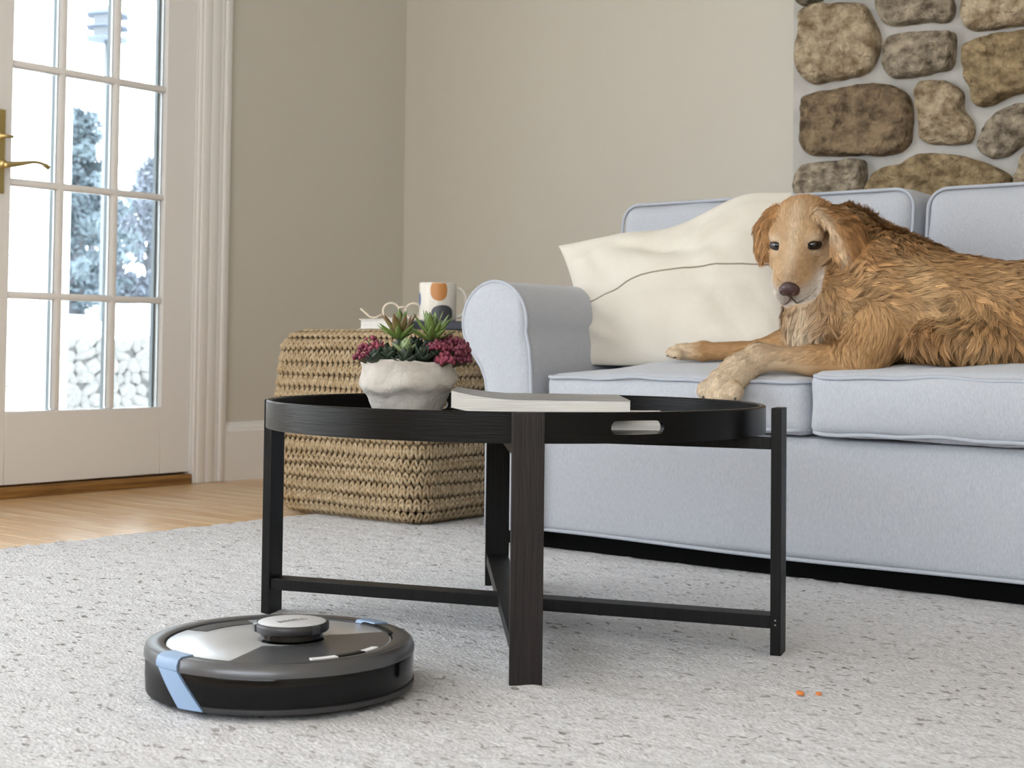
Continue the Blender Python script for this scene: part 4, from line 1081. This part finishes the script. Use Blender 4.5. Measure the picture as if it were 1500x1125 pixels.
head = [EL(hp(-.005,0,.004), HAX, [.080,.070,.072]), EL(hp(.045,0,.030), HAX, [.046,.050,.036]), RC(hp(.06,0,-.008), hp(.146,0,-.012), .050, .037), RC(hp(.05,0,.026), hp(.150,0,.010), .032, .022),
        EL(hp(.04,.040,-.026), HAX, [.046,.032,.036]), EL(hp(.04,-.040,-.026), HAX, [.046,.032,.036]), RC(hp(.04,0,-.064), hp(.134,0,-.062), .040, .022),
        EL(hp(.120,.024,-.036), HAX, [.048,.023,.036]), EL(hp(.120,-.024,-.036), HAX, [.048,.023,.036]),
        EL(hp(.056,.036,.044), HAX, [.020,.019,.014]), EL(hp(.056,-.036,.044), HAX, [.020,.019,.014])]
def ear(base, mid, tip, wdir, rw, rt):
    """ear flap: two flattened ellipsoids hung along base-mid-tip"""
    out = []
    for a, b_, k in ((base, mid, 1.0), (mid, tip, .92)):
        l = nrmz(b_-a); w = nrmz(wdir-l*(wdir@l)); n = np.cross(l, w); L_ = np.linalg.norm(b_-a)
        out.append(EL((a+b_)/2, [l,w,n], [L_*.70, rw*k, rt]))
    return out
dH = (HD-CAM)@_fw
ear_n = ear(atd(1208,309,dH-.045), atd(1242,334,dH-.118), atd(1243,384,dH-.128), RH*.97+DH*.12, .045, .0125)
ear_f = ear(atd(1137,306,dH+.010), atd(1116,336,dH+.012), atd(1117,376,dH+.004), DH*.8-RH*.25, .034, .0125)
eyeN, eyeF = hp(.076,.0400,.0325), hp(.076,-.0400,.0325)
def grp(prims, P, k):
    d = prims[0](P)
    for q in prims[1:]: d = smin(d, q(P), k)
    return d
GROUPS = [(body,.06),(neck,.05),(near,.022),(far,.015),(head,.022),(ear_n,.02),(ear_f,.02),(toes_n,.004),(toes_f,.004)]
def dog_groups(P): return [grp(g_, P, k) for g_, k in GROUPS]
def dog_sdf(P, full=False):
    g_ = dog_groups(P); bd, nk, nr_, fr_, hd, en, ef, tn, tf = g_
    d = smin(bd, nk, .06); d = smin(d, hd, .022); d = smin(d, nr_, .03); d = smin(d, fr_, .025); d = smin(d, tn, .016); d = smin(d, tf, .007)
    d = smin(d, en, .010); d = smin(d, ef, .010)
    for e in (eyeN, eyeF):
        s = np.linalg.norm((P-e-HA*.006)@np.array([HA,HS*.75,HU]).T, axis=-1)-.0105; d = -smin(-d, s, .006)
    return (d, g_) if full else d
def grad(P, e=.002):
    G = np.stack([dog_sdf(P+np.eye(3)[i]*e)-dog_sdf(P-np.eye(3)[i]*e) for i in range(3)], -1); return G/np.maximum(np.linalg.norm(G,axis=-1),1e-9)[...,None]
def surface_nets(Fd, org, h):
    nx, ny, nz = Fd.shape; ins = Fd < 0
    c = np.zeros((nx-1,ny-1,nz-1)); c = sum(ins[i:nx-1+i, j:ny-1+j, k:nz-1+k].astype(np.int8) for i in (0,1) for j in (0,1) for k in (0,1))
    act = (c > 0) & (c < 8); idx = -np.ones(act.shape, np.int64); I = np.argwhere(act); idx[act] = np.arange(len(I))
    acc = np.zeros((len(I),3)); cnt = np.zeros(len(I)); cor = [(i,j,k) for i in (0,1) for j in (0,1) for k in (0,1)]
    for a in cor:
        for ax in range(3):
            if a[ax]: continue
            b_ = list(a); b_[ax] = 1
            fa = Fd[I[:,0]+a[0], I[:,1]+a[1], I[:,2]+a[2]]; fb = Fd[I[:,0]+b_[0], I[:,1]+b_[1], I[:,2]+b_[2]]
            m_ = (fa < 0) != (fb < 0); t = np.where(m_, fa/np.where(m_, fa-fb, 1), 0)
            p = np.tile(np.array(a, float), (len(I),1)); p[:,ax] += t; acc[m_] += p[m_]; cnt[m_] += 1
    V = org+h*(I+acc/cnt[:,None]); Q = []
    for ax in range(3):
        sl0 = [slice(None)]*3; sl1 = [slice(None)]*3; sl0[ax] = slice(0,-1); sl1[ax] = slice(1,None)
        x = ins[tuple(sl0)] != ins[tuple(sl1)]; E = np.argwhere(x); o1, o2 = [(1,2),(2,0),(0,1)][ax]
        ok = (E[:,o1] > 0) & (E[:,o2] > 0) & (E[:,o1] < Fd.shape[o1]-1) & (E[:,o2] < Fd.shape[o2]-1); E = E[ok]
        def at(d1, d2):
            q = E.copy(); q[:,o1] -= d1; q[:,o2] -= d2; return idx[q[:,0],q[:,1],q[:,2]]
        q = np.stack([at(1,1),at(0,1),at(0,0),at(1,0)],1); fl_ = ~ins[E[:,0],E[:,1],E[:,2]]; q[fl_] = q[fl_][:,::-1]; Q.append(q)
    return V, np.vstack(Q)
def np_mesh(name, V, Q, mt):
    me = bpy.data.meshes.new(name); n = Q.shape[1]; me.vertices.add(len(V)); me.vertices.foreach_set('co', np.ascontiguousarray(V, np.float32).ravel())
    me.loops.add(Q.size); me.loops.foreach_set('vertex_index', Q.ravel().astype(np.int32)); me.polygons.add(len(Q))
    me.polygons.foreach_set('loop_start', np.arange(0,Q.size,n,dtype=np.int32)); me.polygons.foreach_set('use_smooth', np.ones(len(Q),bool))
    me.update(calc_edges=True); me.materials.append(mt); return me
C_ = lambda r,g,b_: np.array(lin(r,g,b_)[:3])
COAT = dict(body=C_(160,121,80), dark=C_(106,74,44), light=C_(192,160,118), cream=C_(216,196,168), face=C_(208,176,138), white=C_(214,206,197), ear=C_(172,128,82), leg=C_(196,156,110), paw=C_(222,204,178))
def coat_colour(P, g_):
    """coat markings by body region"""
    n = len(P); sel = np.argmin(np.stack(g_,1), 1); col = np.tile(COAT['body'], (n,1))
    def mixto(c, w): 
        nonlocal col; w = np.clip(w,0,1)[:,None]; col = col*(1-w)+c*w
    nz = noise3(P, 16); nz2 = noise3(P+4, 34)
    mixto(COAT['dark'], .7*np.clip(nz,0,1)); mixto(COAT['light'], .5*np.clip(-nz,0,1)+.25*np.clip(nz2,0,1))  # dark patches vary the coat and stand in for shading between locks
    nk = sel == 1
    mixto(COAT['light'], np.where(nk, .25+.35*nz2, 0))
    bib = np.exp(-(((P-D_(1178,478,2.86))@RH)/.034)**2-((P[:,2]-D_(1178,478,2.86)[2])/.062)**2)*(np.abs((P-D_(1178,478,2.86))@DH) < .12)
    mixto(COAT['cream'], bib*1.1*((sel == 1)|(sel == 0)|(sel == 3)))
    for gi in (2,7):
        m_ = sel == gi; w = 1-np.clip(((P-D_(1090,540,2.7))@RH)/.16, 0, 1); mixto(COAT['leg'], m_*.75); mixto(COAT['paw'], m_*w*.95)
    for gi in (3,8):
        m_ = sel == gi; mixto(COAT['leg'], m_*.7); mixto(COAT['paw'], m_*np.clip(((D_(1030,515,2.9)-P)@RH)/.04, 0, 1)*.9)
    hm = sel == 4; q = (P-HD)@np.array(HAX).T
    mixto(COAT['face'], hm*.85); mixto(COAT['ear'], hm*np.clip((.012-q[:,0])/.05,0,1)*.7)
    side = np.clip((np.abs(q[:,1])-.030)/.025,0,1)
    mixto(COAT['ear'], hm*side*np.clip((q[:,2]+.0)/.03,0,1)*.55)
    mixto(COAT['cream'], hm*np.exp(-(q[:,1]/.013)**2)*(q[:,2] > 0)*np.clip((q[:,0]+.03)/.05,0,1)*.75)          # blaze
    for e in (eyeN, eyeF):
        d = np.linalg.norm((P-e), axis=1); mixto(COAT['cream'], hm*np.exp(-((d-.017)/.008)**2)*.8)
    mixto(COAT['white'], hm*np.clip((q[:,0]-.092)/.03,0,1)*np.clip((.004-q[:,2])/.02,0,1)*.92)                  # grey muzzle
    mixto(COAT['body'], hm*np.clip((q[:,0]-.10)/.03,0,1)*np.exp(-((q[:,2]-.022)/.014)**2)*np.exp(-((q[:,1]-.012)/.02)**2)*.45)
    em = (sel == 5)|(sel == 6); mixto(COAT['ear'], em*.8)
    fe = ((P-atd(1208,310,dH-.05))@RH)-.42*((atd(1208,310,dH-.05)-P)@VH); mixto(COAT['cream'], np.exp(-((fe+.022)/.012)**2)*(sel == 5)*.7); mixto(COAT['dark'], np.exp(-((fe-.015)/.015)**2)*(sel == 5)*.35)
    return np.clip(col, 0, 1), sel
def dog():
    h = .0055
    lo = np.array([-2.02, 2.60, .335]); hi = np.array([-.42, 3.15, .86])
    n = ((hi-lo)/h).astype(int)
    ax = [lo[i]+h*np.arange(n[i]) for i in range(3)]
    Fd = np.empty(tuple(n), np.float32)
    for i0 in range(0, n[0], 24):
        X, Y, Z = np.meshgrid(ax[0][i0:i0+24], ax[1], ax[2], indexing='ij'); Fd[i0:i0+24] = dog_sdf(np.stack([X,Y,Z],-1))
    V, Q = surface_nets(Fd, lo, h)
    root = thing('golden_retriever', 'golden retriever lying on the sofa, one paw hanging over the edge', 'dog', (float(HD[0])+.15, 2.95, .45))
    mat('dog_coat', lin(186,138,84), .8, attr='coat', spec=.25); mat('dog_fur', lin(186,138,84), .62, attr='coat', spec=.3)
    me = np_mesh('body', V, Q, MATS['dog_coat'])
    d, g_ = dog_sdf(V, True); col, sel = coat_colour(V, g_)
    at = me.color_attributes.new('coat', 'FLOAT_COLOR', 'POINT'); at.data.foreach_set('color', np.c_[col*.96, np.ones(len(V))].astype(np.float32).ravel())
    bo = adopt(link('body', me), root)
    # fur: sample roots over the skin
    tri = np.vstack([Q[:,[0,1,2]], Q[:,[0,2,3]]]); A_ = np.linalg.norm(np.cross(V[tri[:,1]]-V[tri[:,0]], V[tri[:,2]]-V[tri[:,0]]), axis=1)/2
    cen = V[tri].mean(1); keep = ~((cen[:,2] < .455) & (cen[:,1] > 2.74))
    gsel = sel[tri[:,0]]; dens = np.array([1.0,1.0,2.2,2.2,3.4,1.8,1.8,2.6,2.6])[gsel]
    w = A_*dens*keep; NS = 230000
    rng = np.random.default_rng(11); ti = rng.choice(len(tri), NS, p=w/w.sum()); r1, r2 = np.sqrt(rng.random(NS)), rng.random(NS)
    P = V[tri[ti,0]]*(1-r1)[:,None]+V[tri[ti,1]]*(r1*(1-r2))[:,None]+V[tri[ti,2]]*(r1*r2)[:,None]
    N = np.empty_like(P); g_ = None; cols = np.empty_like(P); sl = np.empty(NS, int)
    for i in range(0, NS, 30000):
        N[i:i+30000] = grad(P[i:i+30000]); dd, gg = dog_sdf(P[i:i+30000], True); cols[i:i+30000], sl[i:i+30000] = coat_colour(P[i:i+30000], gg)
    # flow of the coat
    q = (P-HD)@np.array(HAX).T
    T = np.tile(np.array([.80,-.12,-.55]), (NS,1))
    sw = np.stack([noise3(P, 13), noise3(P+3, 13), noise3(P+6, 13)], 1)
    T = T+.75*sw*((sl == 0)|(sl == 1))[:,None]
    m_ = sl == 1; T[m_] = np.array([.35,-.25,-.85])+.85*sw[m_]
    bibm = m_ & (((P-D_(1195,470,2.9))@RH) < .0); T[bibm] = np.array([-.05,-.1,-1.0])+.35*sw[bibm]
    m_ = (sl == 2)|(sl == 7); T[m_] = nrmz(D_(1060,562,2.676)-D_(1190,529,2.80))*1.0+.25*sw[m_]; mm = m_ & (((P-D_(1115,520,2.75))@RH) > 0); T[mm] = nrmz(D_(1112,524,2.755)-D_(1258,524,2.83))+.3*sw[mm]+np.array([0,0,-.25])
    mm = (sl == 2) & (((P-D_(1215,520,2.8))@RH) > 0); T[mm] = np.array([.1,-.3,-.7])+.5*sw[mm]
    m_ = (sl == 3)|(sl == 8); T[m_] = nrmz(D_(996,516,2.895)-D_(1120,514,2.955))+.15*sw[m_]
    m_ = sl == 4; T[m_] = -HA*1.0+nrmz(HS)[None]*(q[m_,1:2]*6)+HU[None]*(q[m_,2:3]*3)+.12*sw[m_]
    m_ = sl == 5; T[m_] = nrmz(atd(1250,392,dH-.05)-atd(1216,304,dH-.04))+.45*sw[m_]; m_ = sl == 6; T[m_] = np.array([0,0,-1.0])+.35*sw[m_]
    T -= N*(T*N).sum(1)[:,None]; T /= np.linalg.norm(T,axis=1)[:,None]+1e-9
    L_ = np.array([.036,.042,.018,.012,.013,.020,.020,.008,.007])[sl]*rng.uniform(.65,1.2,NS)
    L_ = np.where(sl == 4, np.where(q[:,0] > .06, .0075, np.interp(q[:,0], [-.06,.0,.06], [.026,.017,.009]))*rng.uniform(.7,1.15,NS), L_)
    wr = ((P-D_(1200,528,2.8))@RH); L_ = np.where(sl == 2, np.interp(wr, [-.15,-.05,.06,.12], [.010,.013,.018,.036])*rng.uniform(.7,1.2,NS), L_)
    ed = np.minimum.reduce([np.linalg.norm(P-e,axis=1) for e in (eyeN,eyeF)]); L_ = np.where(ed < .026, L_*np.clip((ed-.010)/.016, .25, 1), L_)
    Wd = np.clip(L_*.022, .00032, .00066)*rng.uniform(.7,1.25,NS)
    lift = np.where(sl <= 1, .34, np.where((sl == 5)|(sl == 6), .24, np.where(sl == 4, .45, .34)))*rng.uniform(.5,1.5,NS)
    # clumps: tips lean towards a shared lock
    from mathutils import kdtree
    NC = NS//30; kd = kdtree.KDTree(NC)
    for i in range(NC): kd.insert(P[i], i)
    kd.balance(); ci = np.array([kd.find(p)[1] for p in P]); cw = np.where((sl == 4)|(sl >= 7), .22, .62)[:,None]
    B = np.cross(N, T); ph = rng.uniform(0,2*pi,NC)[ci]; amp = (L_*np.where(sl <= 1, .16, np.where((sl == 5)|(sl == 6), .1, .03)))[:,None]
    ro_ = np.minimum(.0015, L_*.05); ts = [0,.36,.70,1.0]; pts = []
    tipc = P[:NC]+(T[:NC]+N[:NC]*lift[:NC,None])*L_[:NC,None]
    for t in ts:
        own = P-N*ro_[:,None]+(T*t+N*(lift[:,None]*(t-.55*t*t)*1.4))*L_[:,None]+B*amp*np.sin(ph+t*4.4)[:,None]*t
        cl = P[:NC][ci]-N*ro_[:,None]+(T[ci]*t+N[ci]*(lift[ci,None]*(t-.55*t*t)*1.4))*L_[:,None]+B[ci]*amp*np.sin(ph+t*4.4)[:,None]*t
        pts.append(own*(1-cw*t**1.3)+cl*(cw*t**1.3))
    roll = rng.uniform(-.5,.5,NS)[:,None]; SB = B*np.cos(roll)+N*np.sin(roll)
    VV = np.empty((NS,7,3)); ws = [1.0,.95,.65]
    for k in range(3): VV[:,2*k] = pts[k]-SB*(Wd*ws[k])[:,None]; VV[:,2*k+1] = pts[k]+SB*(Wd*ws[k])[:,None]
    VV[:,6] = pts[3]
    b0 = (np.arange(NS)*7)[:,None]
    TR3 = np.concatenate([b0+np.array(f)[None] for f in ((0,1,3),(0,3,2),(2,3,5),(2,5,4),(4,5,6))], 0)
    fm = np_mesh('fur', VV.reshape(-1,3), TR3, MATS['dog_fur'])
    jk = np.where(sl <= 1, 1.15, np.where((sl == 5)|(sl == 6), 1.0, .42))[:,None]; jit = np.exp(jk*(rng.normal(0,.17,(NC,1))[ci]+rng.normal(0,.10,(NS,1)))); cc = np.clip(cols*jit,0,1)
    cc = np.repeat(cc[:,None,:],7,1); cc[:,4:] *= 1.08
    at = fm.color_attributes.new('coat', 'FLOAT_COLOR', 'POINT'); at.data.foreach_set('color', np.concatenate([np.clip(cc,0,1).reshape(-1,3), np.ones((NS*7,1))],1).astype(np.float32).ravel())
    fo = link('fur', fm, bo); fo['kind'] = 'stuff'
    # face
    mat('dog_eye', lin(16,11,9), .12, coat=.6); mat('dog_lid', lin(44,32,27), .5); mat('dog_nose', lin(36,26,25), .40, col2=lin(92,64,62), nscale=26, bump=[(400,.3,(1,1,1),.001)]); mat('dog_lip', lin(84,66,57), .6); mat('claw', lin(60,52,46), .4)
    S, SF = sphere_geo(18,12)
    def ell(name, c, ax, r, mt, par=bo):
        Vv = np.array(c)+(S*np.array(r))@np.array(ax); o = adopt2(obj(name, Vv, SF, mt), par); return o
    def adopt2(o, par): o.parent = par; return o
    for e, s in ((eyeN,1),(eyeF,-1)):
        lx = nrmz(HS*1.0*s-HU*.22-HA*.30); n_ = nrmz(HA*.62+HU*.62+HS*s*.45); up = np.cross(n_, lx); n_ = np.cross(lx, up)
        ell('eyelid', e+n_*.000, [lx,up,n_], [.0185,.0118,.0074], MATS['dog_lid']); ell('eye', e+n_*.0025, [lx,up,n_], [.0125,.0090,.0070], MATS['dog_eye'])
    nt_ = hp(.182,0,-.003)
    b = MB()
    for c, r in ((nt_,[.015,.0195,.0175]),(nt_+HS*.0115-HU*.003,[.0125,.0110,.013]),(nt_-HS*.0115-HU*.003,[.0125,.0110,.013]),(nt_-HU*.014-HA*.002,[.010,.0065,.010])):
        b.add(np.array(c)+(S*np.array(r))@np.array(HAX), SF)
    adopt2(b.build('nose', MATS['dog_nose'], None, True), bo)
    for s in (1,-1): ell('nostril', nt_+HS*.0105*s-HU*.004+HA*.0110, HAX, [.0035,.0036,.0028], MATS['dog_lip'])
    def onto(p, it=8, off=.0):
        p = np.array(p)[None]
        for _ in range(it): p = p-grad(p)*(dog_sdf(p)-off)[:,None]
        return p[0]
    for s in (1,-1):
        K_ = np.array([(.181,.001,-.020),(.178,.002,-.034),(.168,.012,-.050),(.152,.026,-.064),(.132,.038,-.072),(.116,.046,-.074),(.104,.050,-.072)])
        tt = np.linspace(0, 3.9, 18); P_ = [onto(hp(np.interp(t, range(len(K_)), K_[:,0]), s*np.interp(t, range(len(K_)), K_[:,1]), np.interp(t, range(len(K_)), K_[:,2])), 8, .0022) for t in tt]
        P_ = np.array(P_); P_[1:-1] = .5*P_[1:-1]+.25*(P_[:-2]+P_[2:])
        adopt2(tube('mouth', P_, np.interp(tt, [0,1,3,3.9], [.0019,.0017,.0010,.0003]), MATS['dog_lip'], None, 6), bo)
    for x, y, Y in ((1030,582,2.652),(1043,589,2.638),(1060,591,2.634),(1077,583,2.642)):
        p = D_(x,y,Y); V2, F2 = tube_geo([p+np.array([0,.006,.006]), p, p+np.array([-.001,-.002,-.007])], [.003,.0027,.0008], 6); adopt2(obj('claw', V2, F2, MATS['claw']), bo)
    for x, y, Y in ((981,520,2.872),(990,523,2.866)):
        p = D_(x,y,Y); V2, F2 = tube_geo([p, p-RH*.008-np.array([0,0,.003])], [.0026,.0008], 6); adopt2(obj('claw', V2, F2, MATS['claw']), bo)
dog()
